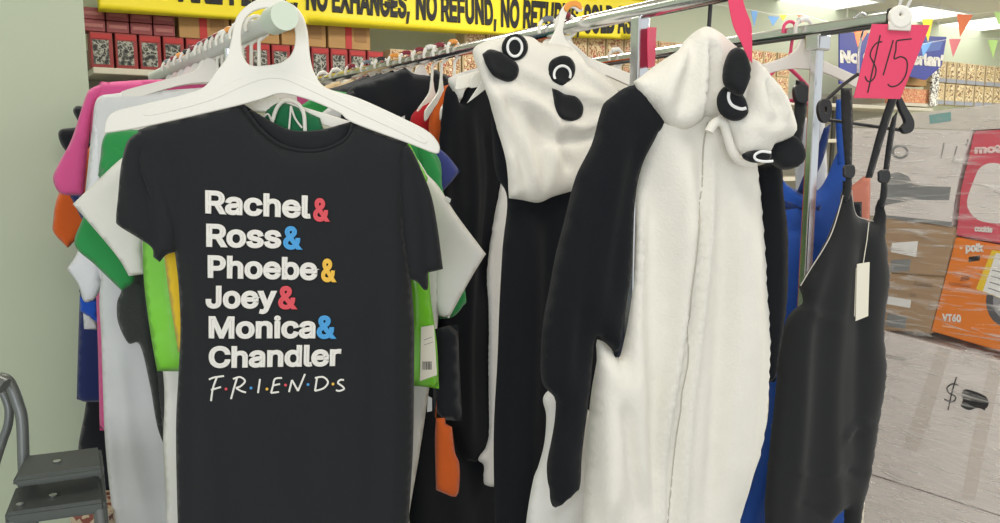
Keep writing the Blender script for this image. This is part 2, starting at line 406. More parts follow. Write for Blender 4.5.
# doll boxes far right: two rows on a raised display
Wd = .17; zd = WF.uv(950, 105)[1]; Hd = WF.uv(950, 83)[1] - zd
xd0, xd1 = WF.uv(936, 90)[0], WF.uv(1030, 90)[0]
pdl = proto_box('doll_box', Wd * .93, Hd * .97, .12, mat('beige_carton', (.55, .44, .27), rough=.5), [(.06, .8, .22, .96, M_doll, 'art_panel'), (0, 1, .02, .2, mat('blue_grey_band', (.30, .32, .38), rough=.5), 'name_band')])
fill(pdl, xd0, xd1, zd, 'beige doll box in the lower row above the wrapped pile', 'doll box', 'doll boxes, lower row', Wd)
fill(pdl, xd0, xd1, zd + Hd, 'beige doll box in the upper row above the wrapped pile', 'doll box', 'doll boxes, upper row', Wd)
link('shelf', box_me(xd0 - .6, 7.6, -.02, .40, zd - .03, zd - .001), M_shelf, sh)
bx = WF.uv(908, 80)[0]; bx1 = WF.uv(927, 80)[0]
setp(link('brown_box', box_me(bx, bx1, YS, YS + .12, zd + .16, zd + .44, .004), M_kraft), 'plain brown box just right of the pink price card', 'box')
pl_ = ramp_mat('red_check', ['#c4573c', '#e0b58a', '#b23b2c', '#e8cfa0'], 60, .5, 1)
setp(link('checked_box', box_me(bx - .15, bx1 + .05, YS, YS + .12, zd, zd + .13, .004), pl_), 'red and cream checked box low beside the pink price card', 'box')
M_prc = ramp_mat('price_print', ['#e8e6de', '#e8e6de', '#4a4a52', '#e8e6de', '#d8d6ce'], 30, .6, 1)
setp(link('price_board', box_me(WF.uv(928, 80)[0], WF.uv(935, 80)[0], YS - .04, YS - .025, zd - .02, zd + .5), M_prc), 'narrow white printed price board at the end of the doll boxes', 'sign')

# ------------------------------------------------------------------ yellow banner
BF = wallframe(YS - .06)
M_yel = mat('yellow_banner_vinyl', (.90, .74, .02), rough=.45, var=.04, vscale=4)
ban = thing('banner', 'long yellow banner with black sale terms hung along the top shelves', 'banner', BF)
bfold = Folds(None, (), ((.006, .9, 10, .4), (.004, .37, -8, 1.)), (.004, 3.), 3)
bp = [(98, 12), (160, 15.5), (232, 19.5), (310, 25), (380, 29), (447, 33), (520, 36), (580, 38), (645, 40)]
b_uv = [BF.uv(*p) for p in bp]; Hb = .34
outl = b_uv + [(b_uv[-1][0], b_uv[-1][1] + Hb * .8), (b_uv[0][0], b_uv[0][1] + Hb)]
me = cloth_mesh(outl, bfold, 0, .0015, .0015, .01, .035); link('banner_cloth', me, M_yel, ban, smooth=True)
def bw(P): return bfold(P) + .0015
for s, a, b, yl, yr in (('ALL SALES', 20, 172, -12, -1), ('ARE FINAL,', 178, 298, 0.5, 9.5), ('NO EXHANGES,', 306, 410, 9, 18.5), ('NO REFUND,', 416, 497, 18.5, 26), ('NO RETURNS,', 501, 580, 26, 32), ('SOLD AS IS', 584, 646, 32.3, 34)):
    if a < 98: continue
    text('lettering', s, BF, (a, yl + 1), (b, yr), 29, M_ink, ban, .04, bw, .004)

# ------------------------------------------------------------------ blue hanging sign on the back
SF = wallframe(YS - .12)
M_blue = mat('blue_sign', (.06, .075, .36), rough=.4, var=.08, vscale=4)
sg = thing('hanging_sign', 'dark blue shop sign with white words behind the pink price card', 'sign', SF)
sheet('sign_board', SF, [(839, 32), (946, 37), (941, 66), (925, 80), (906, 76), (880, 80), (839, 84)], M_blue, sg, .012)
sheet('lighter_patch', SF, [(925, 40), (943, 41), (940, 50), (926, 52)], mat('mid_blue', (.10, .17, .50), rough=.4), sg, .002, .008)
for px in (846, 938):
    q = ploc(SF, px, 34); tube('cord', [q, (q[0], q[1], 2.8 - SF.O.z)], .003, M_whitepaper, sg)
text('lettering', 'No O', SF, (840, 63), (874, 64), 13, M_printwhite, sg, .055, None, .009)
text('lettering', 'ver', SF, (877, 64), (902, 65), 13, M_printwhite, sg, .055, None, .009)
text('lettering', 'erlan\u2019', SF, (912, 65), (944, 67), 12.5, M_printwhite, sg, .055, None, .009)

# ------------------------------------------------------------------ bunting
FB = wallframe(3.55)
bcol = {'blue': (.16, .36, .72), 'yellow': (.85, .66, .05), 'red': (.80, .15, .06), 'pink': (.80, .22, .26), 'green': (.45, .72, .20), 'orange': (.85, .20, .07)}
flags = [((751, 11), (758, 11), (754, 27), 'blue'), ((768, 16), (779, 17), (773, 26), 'blue'), ((779, 14), (787, 15), (783, 21), 'yellow'), ((797, 15), (808, 16), (803, 23), 'red'),
         ((854, 31), (868, 31), (858, 48), 'red'), ((922, 19), (933, 19), (928, 42), 'yellow'), ((921, 44), (932, 42), (923, 57), 'blue'), ((957, 14), (973, 15), (960, 37), 'orange'), ((949, 39), (961, 39), (953, 57), 'pink'), ((988, 40), (998, 40), (993, 58), 'green'), ((994, 12), (1006, 12), (999, 26), 'green')]
names = {'blue': 'blue', 'yellow': 'yellow', 'red': 'red', 'pink': 'pink', 'green': 'green', 'orange': 'orange'}
bn1 = thing('bunting', 'string of small coloured paper pennants high above the chrome bar', 'bunting', FB)
bn2 = thing('bunting', 'string of coloured paper pennants hanging at right over the doll boxes', 'bunting', FB)
for i, (a, b, c, k) in enumerate(flags):
    o = sheet('pennant', FB, [a, b, c], mat('pennant_' + k, bcol[k], rough=.7), bn1 if i < 5 else bn2, .0015); o['label'] = k + ' paper pennant'
tube('string', [ploc(FB, *p) for p in ((700, 2), (752, 10), (775, 15), (800, 14), (856, 30), (868, 30))], .0015, M_whitepaper, bn1)
tube('string', [ploc(FB, *p) for p in ((905, 10), (930, 18), (955, 14), (975, 14), (1000, 11), (1020, 5))], .0015, M_whitepaper, bn2)
tube('string', [ploc(FB, *p) for p in ((915, 46), (932, 42), (950, 39), (962, 38), (990, 39), (1020, 38))], .0015, M_whitepaper, bn2)

# ================================================================== RACKS
ZR = 1.70
def rodpt(slope, D):
    """point of a rail (height ZR, running along +Y) at camera depth D; slope = its picture slope through (0,150)"""
    p = on_z((150 - 20) / slope, 20, ZR)
    y = (D - (p - CAM).dot(FW)) / Vector((0, 1, 0)).dot(FW); return p + Vector((0, y, 0))
S1, S2, S3 = .471, .2167, .148
def worldtube(name, pts, r, m, parent): return link(name, tube_me([tuple(p) for p in pts], r), m, parent, None, True)
def root(name, label, cat, loc=(0, 0, 0)):
    o = bpy.data.objects.new(name, None); COL.objects.link(o); o.location = loc; return setp(o, label, cat)
# left rail with the milky end cap
A0 = rodpt(S1, 1.53); A1 = rodpt(S1, 2.75); Z0 = Vector((0, 0, 0))
r1 = root('clothes_rack', 'pale tube clothes rack with milky end cap carrying the T-shirts', 'clothes rack', (A0.x, 0, 0))
def L(o, p): return tuple(Vector(p) - o.location)
link('rail', tube_me([L(r1, A0), L(r1, A1)], .0175), M_tube, r1, None, True)
cap = tube_me([L(r1, A0 + Vector((0, -.035, 0))), L(r1, A0 + Vector((0, .035, 0)))], .0265)
link('end_cap', cap, M_cap, r1, None, True)
for D in (1.86, 2.7):
    p = rodpt(S1, D)
    link('upright', tube_me([L(r1, p), L(r1, (p.x, p.y, .06))], .0125), M_chrome, r1, None, True)
    link('foot', box_me(*(p.x - r1.location.x - .25, p.x - r1.location.x + .25), p.y - .02, p.y + .02, 0.0, .06, .008), M_chrome, r1)
# middle rail
B0 = rodpt(S2, 1.12); B1 = rodpt(S2, 3.0)
r2 = root('clothes_rack', 'chrome clothes rack carrying the black and white onesies', 'clothes rack', (B0.x, 0, 0))
link('rail', tube_me([L(r2, B0), L(r2, B1)], .0145), M_chrome, r2, None, True)
for D in (1.45, 2.9):
    p = rodpt(S2, D)
    link('upright', box_me(p.x - r2.location.x - .013, p.x - r2.location.x + .013, p.y - .013, p.y + .013, .06, ZR - .01, .003), M_chrome, r2)
    link('foot', box_me(p.x - r2.location.x - .25, p.x - r2.location.x + .25, p.y - .02, p.y + .02, 0, .06, .008), M_chrome, r2)
# right rail
C0 = rodpt(S3, 1.52); C1 = rodpt(S3, 2.6)
r3 = root('clothes_rack', 'slotted chrome clothes rack at right with the pink price card on its end', 'clothes rack', (C0.x, 0, 0))
link('rail', box_me(C0.x - r3.location.x - .009, C0.x - r3.location.x + .009, C0.y, C1.y, ZR - .009, ZR + .0105, .004), M_chrome, r3)
link('rail_underside', box_me(C0.x - r3.location.x - .007, C0.x - r3.location.x + .007, C0.y + .002, C1.y, ZR - .0155, ZR - .0092, .002), mat('dark_slot', (.05, .05, .05), rough=.4), r3)
link('end_joint', box_me(C0.x - r3.location.x - .012, C0.x - r3.location.x + .012, C0.y - .02, C0.y + .012, ZR - .02, ZR + .018, .006), M_blackmetal, r3)
for D in (1.66, 2.5):
    p = rodpt(S3, D)
    link('upright', box_me(p.x - r3.location.x - .012, p.x - r3.location.x + .012, p.y - .009, p.y + .009, .06, ZR - .012, .003), M_chrome, r3)
    link('foot', box_me(p.x - r3.location.x - .2, p.x - r3.location.x + .2, p.y - .02, p.y + .02, 0, .06, .008), M_chrome, r3)
pc = rodpt(S3, 1.66)
link('bracket', box_me(pc.x - r3.location.x - .02, pc.x - r3.location.x + .02, pc.y - .018, pc.y + .018, ZR - .045, ZR - .012, .004), M_chrome, r3)

# ------------------------------------------------------------------ hangers
def hanger_meshes(hw=.21, S=.045, kx=1):
    """flat plastic hanger, origin on the rail's centre: hook, neck and two arms"""
    hw = hw / kx
    arm = [(-hw, -.165), (-hw + .004, -.150), (-hw + .03, -.140), (-.06, -.106), (-.022, -.088), (-.008, -.065), (.008, -.065), (.022, -.088), (.06, -.106), (hw - .03, -.140), (hw - .004, -.150), (hw, -.165),
           (hw - .012, -.170), (.08, -.132), (0, -.122), (-.08, -.132), (-hw + .012, -.170)]
    arm = [(x * kx, y + S) for x, y in arm]
    bar = upright(curve_mesh([catmull(arm, 4)], True, .0025, .0015))
    hk = []
    for i in range(17):
        a = math.radians(200 - 235 * i / 16); hk.append((.0235 * math.cos(a), 0, .002 + .0235 * math.sin(a)))
    hk = hk + [(.010, 0, -.018), (.003, 0, -.024), (0, 0, -.066 + S)]
    return bar, tube_me(hk, .004)
HB, HK = hanger_meshes(); HBL, HKL = hanger_meshes(.20, -.045); HBS, HKS = hanger_meshes(.05, .0, .05 / .21)
RINGS = {'maroon': (.22, .02, .035), 'orange': (.75, .30, .05), 'grey': (.16, .18, .21), 'white': (.75, .75, .72), 'black': (.02, .02, .02)}
def ring_mesh():
    pts = [(.0235 * math.cos(math.radians(a)), 0, .002 + .0235 * math.sin(math.radians(a))) for a in (70, 90, 110, 130)]
    return tube_me(pts, .0062)
RG = ring_mesh()
def hanger(F, label, m=None, group=None, ring=None, low=False, small=False):
    t = thing('clothes_hanger', label, 'hanger', F, group)
    m = m or M_hanger
    link('hanger_arms', (HBS if small else HBL if low else HB).copy(), m, t, None); link('hook', (HKS if small else HKL if low else HK).copy(), m, t, None, True)
    if ring: link('size_marker', RG.copy(), mat('marker_' + ring, RINGS[ring], rough=.35), t, None, True)['label'] = ring + ' size marker on hook'
    return t
def rframe(slope, D, yaw): return Frame(rodpt(slope, D), yaw)


# ================================================================== RACK 1: T-SHIRTS
# ---- the black printed T-shirt in front, on its white hanger
F0 = fr(266, 25, 1.60, 3)
t = thing('clothes_hanger', 'wide white plastic hanger holding the black printed T-shirt', 'hanger', F0)
plate('hanger_body', F0, [[(106, 132, 1), (108, 121), (116, 112.5), (146, 105), (184, 96), (205, 88), (217, 73), (228, 58), (233, 39), (238, 18), (252, 4), (268, -1), (285, 2), (299, 12), (306, 30), (309, 58), (314, 75), (326, 89), (360, 100), (410, 123), (428, 133), (437, 143), (438.5, 150), (434, 152), (408, 142), (354, 122), (340, 112), (310, 99), (282, 92.5), (262, 98), (240, 104), (180, 118), (138, 127)],
                         [(240, 37), (242, 56), (250, 66.5), (268, 66.5), (281, 64), (291, 57), (296, 46), (296.5, 32), (292, 17), (280, 8.5), (266, 7), (252, 11), (243, 21)]], M_hanger, t, .008, .0025)
plate('raised_rib', F0, [[(150, 110), (205, 95), (240, 79), (262, 72), (285, 72), (310, 82), (350, 101), (400, 125), (425, 140), (421, 142), (396, 130), (346, 107), (308, 89), (284, 79), (264, 79), (243, 86), (208, 101), (152, 115)]], M_hanger, t, .003, .001, .0035)
shirt = thing('t_shirt', 'black printed T-shirt on the wide white hanger at the front', 't-shirt', F0)
tee_folds = [([(150, 150), (168, 230), (184, 300), (190, 420), (188, 600)], -.007, .016), ([(395, 160), (398, 240), (396, 330), (392, 450), (392, 600)], .009, .018), ([(372, 300), (372, 400), (366, 600)], -.006, .018),
             ([(130, 150), (150, 200), (160, 258)], .008, .018), ([(165, 140), (176, 190), (180, 250)], -.006, .012), ([(205, 420), (215, 500), (210, 600)], .007, .02), ([(300, 430), (310, 520), (300, 600)], -.006, .03)]
body, bsurf = cloth('shirt_body', F0, [(240, 103, 1), (205, 112), (165, 121), (138, 130, 1), (140, 165), (158, 215), (174, 252, 1), (178, 285), (180, 330), (178, 380), (176, 430), (177, 523), (182, 600, 1), (300, 606), (411, 600, 1), (409, 523), (413, 450), (414, 385), (414, 320), (410, 270), (405, 230), (405, 180), (408, 142, 1), (380, 132), (354, 121, 1), (346, 138), (328, 148), (306, 151), (280, 145), (258, 127)],
                    M_blacktee, shirt, -.012, .022, .02, .05, tee_folds, ((.003, .16, 5, 0),), (.003, 6), .010)
cloth('collar_back', F0, [(242, 103, 1), (262, 116), (285, 128), (303, 131), (324, 129), (342, 124), (353, 121, 1), (344, 141), (326, 150), (306, 153), (282, 147), (258, 128)], M_blacktee, shirt, -.024, .004, .004, .01, step=.006)
tube('collar_rib', [(u, -(bsurf(np.array([[u, v]]))[0] - .016), v) for u, v in [F0.uv(*p) for p in catmull([(241, 104), (258, 127.5), (280, 145), (306, 151), (328, 148), (346, 138), (354, 122)], 5, False)]], .0035, M_blacktee, shirt)
cloth('sleeve', F0, [(145, 129, 1), (128, 140), (121, 165), (118, 195), (116, 219), (119, 226), (140, 239), (152, 248), (153.5, 257, 1), (160, 262, 1), (166, 255), (175, 252, 1), (176, 220), (166, 170), (160, 140)], M_blacktee, shirt, -.006, .016, .022, .03, [([(140, 145), (148, 200), (158, 255)], -.009, .012), ([(128, 160), (132, 200), (140, 235)], .006, .012)], step=.008)
cloth('sleeve', F0, [(403, 141, 1), (412, 150), (424, 176), (432, 198), (438, 230), (443, 269, 1), (428, 273, 1), (428, 288), (424, 290), (417, 282), (409, 279, 1), (404, 250), (398, 200), (398, 160)], M_blacktee, shirt, -.008, .014, .02, .03, [([(412, 160), (424, 220), (428, 280)], -.010, .010)], step=.008)
red_, blue_, yel_ = mat('red_print', (.72, .075, .10), rough=.6), mat('blue_print', (.06, .34, .72), rough=.6), mat('yellow_print', (.88, .52, .06), rough=.6)
def onshirt(P): return bsurf(P)
for s, Lp, Rp, capx, amp in (('Rachel', (205, 213.5), (311, 219), 23.5, ((313, 221.5), (330.5, 222), red_)), ('Ross', (206, 247), (281.5, 248.5), 23.5, ((283, 249.5), (303, 250), blue_)), ('Phoebe', (207.5, 278), (319.5, 280.5), 23, ((321, 282), (337, 282.5), yel_)),
                            ('Joey', (205.5, 308.5), (277, 308.5), 23, ((278, 309.5), (298, 309.5), red_)), ('Monica', (208.5, 338.5), (315.5, 338.5), 22.5, ((316.5, 339), (337, 339), blue_)), ('Chandler', (208.5, 368), (341, 366), 22, None)):
    text('printed_name', s, F0, Lp, Rp, capx, M_printwhite, shirt, .036, onshirt, .0022)
    if amp: text('printed_ampersand', '&', F0, amp[0], amp[1], 23.5, amp[2], shirt, .036, onshirt, .0022)['label'] = 'coloured ampersand'
FR = [[(211, 401), (213, 388), (217, 377)], [(209, 379.5), (214, 377.5), (224, 376)], [(211, 390), (221, 387)],
      [(231, 399), (234, 388), (237, 378)], [(233, 379), (240, 377), (245, 381), (241, 386), (236, 388)], [(236, 388), (241, 391), (246, 392.5)],
      [(258, 393), (260, 379)],
      [(282, 378), (275, 379), (273, 386), (271, 393)], [(273, 385.5), (280, 384)], [(271, 393), (279, 392)],
      [(289, 392), (292, 380)], [(292, 380), (298, 391)], [(298, 391), (303, 379), (305, 374)],
      [(315, 391), (317, 378)], [(315, 378), (323, 377), (328, 382), (324, 388), (315, 391)],
      [(344, 380), (340, 380), (338, 383), (342, 386), (344, 389), (339, 391), (336, 390)]]
for ka, kb in ((0, 3), (3, 6), (6, 7), (7, 10), (10, 13), (13, 15), (15, 16)):
    stroke('printed_script', F0, FR[ka:kb], .0021, M_printwhite, shirt, onshirt, .0008)
for (x, y, m_) in ((226, 389, red_), (251, 388, blue_), (267, 389, yel_), (285.5, 385, red_), (308, 384.5, blue_), (333, 384, yel_)):
    sheet('printed_dot', F0, ellipse(x, y, 1.4, 1.4, n=10), m_, shirt, .001, .0018, wf=onshirt)
# swing ticket with barcode at the right sleeve
def ticket(F, px, parent, w0, lines, bars=None, label=None):
    o = sheet('price_tag', F, px, M_paper, parent, .0008, w0)
    if label: o['label'] = label
    for ln in lines: stroke('printed_line', F, [ln], .0006, mat('grey_ink', (.2, .2, .2)), o and parent, None, w0 + .0006)
    if bars:
        x0, x1, y0, y1 = bars; bm = bmesh.new(); k = 9; random.seed(2)
        for i in range(k):
            xa = x0 + (x1 - x0) * i / k; u0, v0 = F.uv(xa, y1); u1, v1 = F.uv(xa + (x1 - x0) / k * random.choice((.4, .6)), y0)
            add_box(bm, u0, u1, -w0 - .0012, -w0 - .0006, v0, v1)
        link('barcode', mesh_of(bm), M_ink, parent)
    return o

FS = {}
def stackframe(D, yaw): return rframe(S1, D, yaw)
def garment(name, label, cat, D, yaw, F=None, group=None, hang=None, ring=None):
    F = F or stackframe(D, yaw)
    if hang: hanger(F, hang, M_hanger2 if ring == 'maroon' else None, None, ring, D < 2.0)
    return thing(name, label, cat, F, group), F
def shirt_parts(g, F, body, sl, sr, m, w=(.008, .008), collar=None, folds=(), waves=((.004, .17, 8, 0),), seed=1, er=.03, nb='shirt_body', ns='sleeve'):
    if body: cloth(nb, F, body, m, g, 0, w[0], w[1], er, folds, waves, (.003, 7), .013, seed=seed)
    if sl: cloth(ns, F, sl, m, g, .002, w[0], w[1], .02, (), (), (.003, 10), .010, seed=seed + 1)
    if sr: cloth(ns, F, sr, m, g, .002, w[0], w[1], .02, (), (), (.003, 10), .010, seed=seed + 2)
    if collar: cloth('collar', F, collar[0], collar[1], g, .006, .006, .004, .01, step=.007)

M_yelshirt = fab('yellow_knit', (.78, .52, .03)); M_lime = mat('lime_satin', (.20, .62, .04), rough=.22, bump=(18, .25, .01), spec=.6)
M_wtee = fab('white_jersey', (.78, .77, .72)); M_wtee2 = fab('cool_white_jersey', (.68, .69, .70)); M_wsat = mat('white_satin', (.74, .75, .78), rough=.35, bump=(14, .5, .012), sheen=.2)
M_green = fab('green_jersey', (.03, .28, .075)); M_dkgreen = fab('dark_green_jersey', (.02, .17, .07)); M_char = fab('charcoal_knit', (.045, .05, .046), bump=(160, .6, .004))
M_pinkj = fab('pink_jersey', (.68, .10, .29)); M_orange = fab('orange_jersey', (.66, .12, .02)); M_navy = fab('navy_jersey', (.018, .03, .12)); M_royal = fab('royal_blue_jersey', (.02, .10, .55))
M_black2 = fab('black_cotton', (.012, .014, .018)); M_redj = fab('red_jersey', (.50, .02, .03)); M_beige = fab('beige_wool', (.48, .36, .20)); M_violet = fab('navy_blue_collar', (.045, .06, .23))

# 1 yellow
g, F = garment('t_shirt', 'yellow shirt, a strip of it beside the black printed T-shirt and over the lime top', 't-shirt', 1.66, 5, hang='white hanger under the yellow shirt behind the front hanger')
shirt_parts(g, F, [(200, 125, 1), (170, 180), (164, 254, 1), (170, 300), (178, 352, 1), (260, 354), (380, 350, 1), (385, 250), (380, 135, 1), (340, 150), (290, 154), (240, 140)], None, None, M_yelshirt)
# 2 lime
g, F = garment('satin_top', 'glossy lime green top showing both sides of the black printed T-shirt', 'top', 1.71, 6, hang='white hanger of the glossy lime top')
shirt_parts(g, F, [(200, 122, 1), (155, 170), (142.5, 235, 1), (144, 280), (150, 330), (157, 371, 1), (200, 372), (300, 376), (409, 385, 1), (439, 389, 1), (437, 345), (431, 300), (429, 272), (424, 200), (428, 178, 1), (418, 160), (409, 142, 1), (350, 150), (290, 158), (240, 140)], None, None, M_lime, (.012, .01), folds=[([(413, 270), (417, 300), (416, 330)], .010, .012), ([(165, 240), (168, 300), (172, 370)], .006, .015)])
ticket(F, [(421, 327, 1), (434, 325, 1), (437, 375, 1), (420, 381, 1)], g, .03, [[(424, 340), (432, 337)], [(424, 345), (433, 342)]], (422.5, 432, 358, 366), 'cream price ticket with barcode')
# 3 white tee with wide sleeves
g, F = garment('t_shirt', 'white T-shirt whose pointed sleeves stick out left and right of the black one', 't-shirt', 1.77, 8, hang='white hanger of the white T-shirt with pointed sleeves', ring='white')
shirt_parts(g, F, [(190, 128, 1), (150, 150), (140, 240), (163, 372), (163, 450), (166, 523), (168, 590, 1), (300, 600), (402, 590, 1), (408, 523), (420, 450), (430, 382), (440, 290), (436, 200), (410, 150), (370, 128, 1), (330, 152), (290, 160), (240, 150)],
            [(150, 140, 1), (122, 158), (98, 180), (73, 204, 1), (95, 230), (118, 258), (129, 276, 1), (145, 274, 1), (143, 235), (160, 180)],
            [(405, 150, 1), (425, 172), (439, 187), (456, 214), (486, 254, 1), (470, 280), (449, 318, 1), (436, 311), (433, 270), (425, 230)], M_wtee, (.009, .009), folds=[([(100, 200), (120, 235), (138, 270)], .006, .012)])
sheet('neck_label', F, [(446, 196), (451, 199), (450, 203), (445, 200)], M_whitepaper, g, .001, .008)
sheet('side_label', F, [(428, 396), (432, 398), (432, 411), (427, 412)], M_whitepaper, g, .001, .012)
# 4 green tee
g, F = garment('t_shirt', 'bright green T-shirt with sleeve hanging below the pointed white sleeve', 't-shirt', 1.83, 10, hang='white hanger of the bright green T-shirt', ring='orange')
shirt_parts(g, F, [(200, 128, 1), (150, 130), (108, 132), (100, 160), (98, 176, 1), (120, 200), (152, 300), (170, 420), (185, 523), (190, 590, 1), (300, 600), (405, 590, 1), (412, 480), (426, 380), (436, 260), (442, 182), (432, 150), (380, 128, 1), (330, 150), (290, 154), (240, 145)],
            [(112, 140, 1), (95, 190), (82, 220), (75, 245), (95, 265), (122, 291, 1), (135, 277), (118, 235), (125, 200), (140, 160)],
            [(415, 140, 1), (430, 148), (441, 172), (442, 186), (455, 240), (466, 296), (463, 306), (453, 317), (440, 319, 1), (430, 260)], M_green, folds=[([(90, 225), (108, 255), (126, 285)], .006, .012)])
g, F = garment('t_shirt', 'navy T-shirt, its sleeve corner right of the green one under the front hanger tip', 't-shirt', 1.88, 8, hang='white hanger of the navy T-shirt with visible sleeve corner', ring='white')
shirt_parts(g, F, [(230, 120, 1), (160, 150), (155, 200), (170, 380, 1), (280, 390), (405, 380, 1), (425, 250), (432, 165), (425, 140, 1), (380, 125), (330, 118, 1), (290, 140)], None, [(412, 136, 1), (430, 143), (446, 154), (460, 171, 1), (452, 181), (444, 190), (434, 200, 1), (426, 185), (420, 160)], M_violet, seed=14)
# 5 charcoal knit
g, F = garment('sweater', 'charcoal knitted sweater, its hunched sleeve seen over the long white dress', 'sweater', 1.93, 11, hang='white hanger of the charcoal sweater', ring='maroon')
shirt_parts(g, F, [(200, 130, 1), (150, 200), (128, 275), (150, 345), (158, 400), (166, 450, 1), (260, 460), (380, 455, 1), (385, 250), (370, 130, 1), (290, 150)],
            [(122, 281, 1), (134, 276), (146, 279), (152, 320), (160, 380), (166, 450, 1), (157, 425), (150, 385), (140, 345), (128, 343), (118, 322), (117, 303), (121, 292)], None, M_char, (.014, .012), seed=5)
# 6 long white
g, F = garment('dress', 'long white dress, its skirt reaching below the charcoal sleeve at left', 'dress', 1.975, 12, hang='white hanger of the long white dress', ring='black')
shirt_parts(g, F, [(210, 130, 1), (150, 170), (115, 215), (100, 285), (101, 340), (104, 420), (108, 470), (114, 530), (120, 600, 1), (200, 606), (300, 600), (390, 590, 1), (370, 400), (355, 250), (350, 130, 1), (290, 155)], None, None, M_wtee2, (.016, .014), folds=[([(118, 345), (128, 430), (148, 523)], .010, .02), ([(108, 350), (118, 450), (130, 560)], -.007, .014)], seed=6)
# 7 ringer white with navy trim (upper left white shoulder)
g, F = garment('t_shirt', 'white shirt with navy neck trim, its shoulder beside the pink one', 't-shirt', 2.03, 13, hang='clouded white hanger of the shirt with navy neck trim', ring='maroon')
shirt_parts(g, F, [(225, 86, 1), (170, 90), (118, 93, 1), (97, 99), (92, 130), (88, 165), (84, 205), (82, 245), (84, 260), (106, 300), (118, 430, 1), (240, 440), (350, 430, 1), (380, 220), (404, 124), (398, 117), (370, 106), (340, 98, 1), (310, 120), (275, 124), (245, 110)], None, None, M_wtee2, (.01, .01), collar=([(354, 99), (362, 101), (368, 106), (364, 107), (354, 105)], M_violet), seed=7)
sheet('chest_crease', F, [(147, 104), (162, 100), (186, 96), (184, 97.5), (163, 102), (149, 105.5)], M_wtee, g, .001, .02)
cloth('sleeve', F, [(96, 105, 1), (90, 160), (84, 215), (78, 250), (67, 269, 1), (78, 284), (85, 302), (100, 290), (102, 240), (104, 160)], M_wsat, g, .004, .008, .008, .02, step=.01)
# 8 dark green behind
g, F = garment('t_shirt', 'dark green T-shirt seen through the neck of the front hanger and above its right arm', 't-shirt', 2.08, 14, hang='white hanger with loop seen in the neck of the black T-shirt', ring='grey')
shirt_parts(g, F, [(250, 100, 1), (200, 100), (150, 112), (135, 200), (140, 440, 1), (260, 450), (340, 440, 1), (370, 250), (404, 130), (400, 104), (388, 97), (368, 95.5), (345, 92), (325, 89, 1), (300, 106), (285, 112), (268, 108)], None, None, M_green, (.01, .01), seed=8)
# loop hanger straps in the neck opening
g2 = thing('tank_top', 'green vest with thin white straps seen inside the black T-shirt neck', 'vest', fr(290, 120, 1.685, 3))
FT = fr(290, 120, 1.685, 3)
cloth('vest_body', FT, [(266, 108, 1), (285, 103), (320, 118, 1), (330, 160), (325, 260, 1), (275, 260, 1), (262, 150)], M_dkgreen, g2, 0, .004, .004, .02, step=.01)
for pts in ([(272, 122), (277, 108), (284, 101), (292, 101), (299, 105), (304, 115), (305, 132)], [(289, 130), (290, 118), (291, 106)], [(291, 106), (295, 118), (302, 128)], [(263, 118), (268, 114), (272, 122)]):
    tube('strap', [ploc(FT, x, y, .012) for x, y in catmull(pts, 5, False)], .0042 if len(pts) > 4 else .0022, M_hanger, g2)
# 9 pink
g, F = garment('t_shirt', 'pink long-shouldered T-shirt at the far left of the rack', 't-shirt', 2.16, 15, hang='white hanger of the pink T-shirt', ring='maroon')
shirt_parts(g, F, [(215, 80, 1), (160, 79.5), (110, 82), (98, 86), (90, 130), (95, 260), (100, 430, 1), (240, 440), (320, 430, 1), (325, 180), (320, 100), (300, 84, 1), (258, 100)],
            [(110, 82, 1), (92, 88), (85, 98), (72, 138), (58, 165), (53, 178), (57, 190), (65, 195), (84, 195, 1), (88, 150), (94, 110)], None, M_pinkj, (.014, .012), seed=9)
# 10 navy / striped sports shirt
g, F = garment('sports_shirt', 'navy sports shirt with royal blue and white bands low at the far left', 'sports shirt', 2.24, 16, hang='white hanger of the navy sports shirt', ring='black')
shirt_parts(g, F, [(215, 78, 1), (130, 90), (100, 140), (90, 200), (84, 240), (80, 290), (78, 340), (77, 399, 1), (100, 402), (240, 402), (315, 400, 1), (318, 150), (300, 80, 1)],
            [(95, 195, 1), (72, 194), (70, 196), (78, 212), (88, 240), (79, 292, 1), (98, 300, 1), (102, 270)], None, M_navy, (.01, .01), seed=10)
cloth('blue_band', F, [(80, 297, 1), (98, 301, 1), (97, 322, 1), (80, 311, 1)], M_royal, g, .012, .003, .002, .01, smooth=False, step=.008)
cloth('white_band', F, [(83, 311, 1), (97, 321, 1), (97, 330, 1), (84, 329, 1)], M_wtee2, g, .011, .003, .002, .01, smooth=False, step=.008)
# 11 orange
g, F = garment('t_shirt', 'orange T-shirt, only its sleeve visible under the pink sleeve', 't-shirt', 2.32, 17, hang='white hanger of the orange T-shirt', ring='orange')
shirt_parts(g, F, [(215, 78, 1), (140, 90), (105, 130), (95, 240), (100, 420, 1), (240, 430), (312, 420, 1), (315, 180), (300, 80, 1)],
            [(100, 130, 1), (75, 170), (58, 195), (53, 222), (54, 233), (68, 248, 1), (80, 235), (95, 215), (105, 170)], None, M_orange, (.012, .01), seed=11)
# 12 pink-bottomed black
g, F = garment('dress', 'black dress with pink lining at the far end of the T-shirt rack', 'dress', 2.40, 18, hang='white hanger of the black dress with pink lining', ring='maroon')
shirt_parts(g, F, [(220, 78, 1), (150, 88), (110, 120), (98, 240), (92, 350), (85, 410), (78, 450), (80, 500), (78, 600, 1), (200, 606), (312, 600, 1), (315, 180), (300, 80, 1)], [(100, 115, 1), (80, 106), (73, 110), (78, 121), (95, 150)], None, M_black2, (.012, .01), seed=12)
cloth('pink_lining', F, [(96, 340, 1), (104, 335), (104, 383), (97, 382), (94, 376)], mat('rose_lining', (.85, .22, .40), rough=.7), g, .022, .004, .002, .01, step=.008)
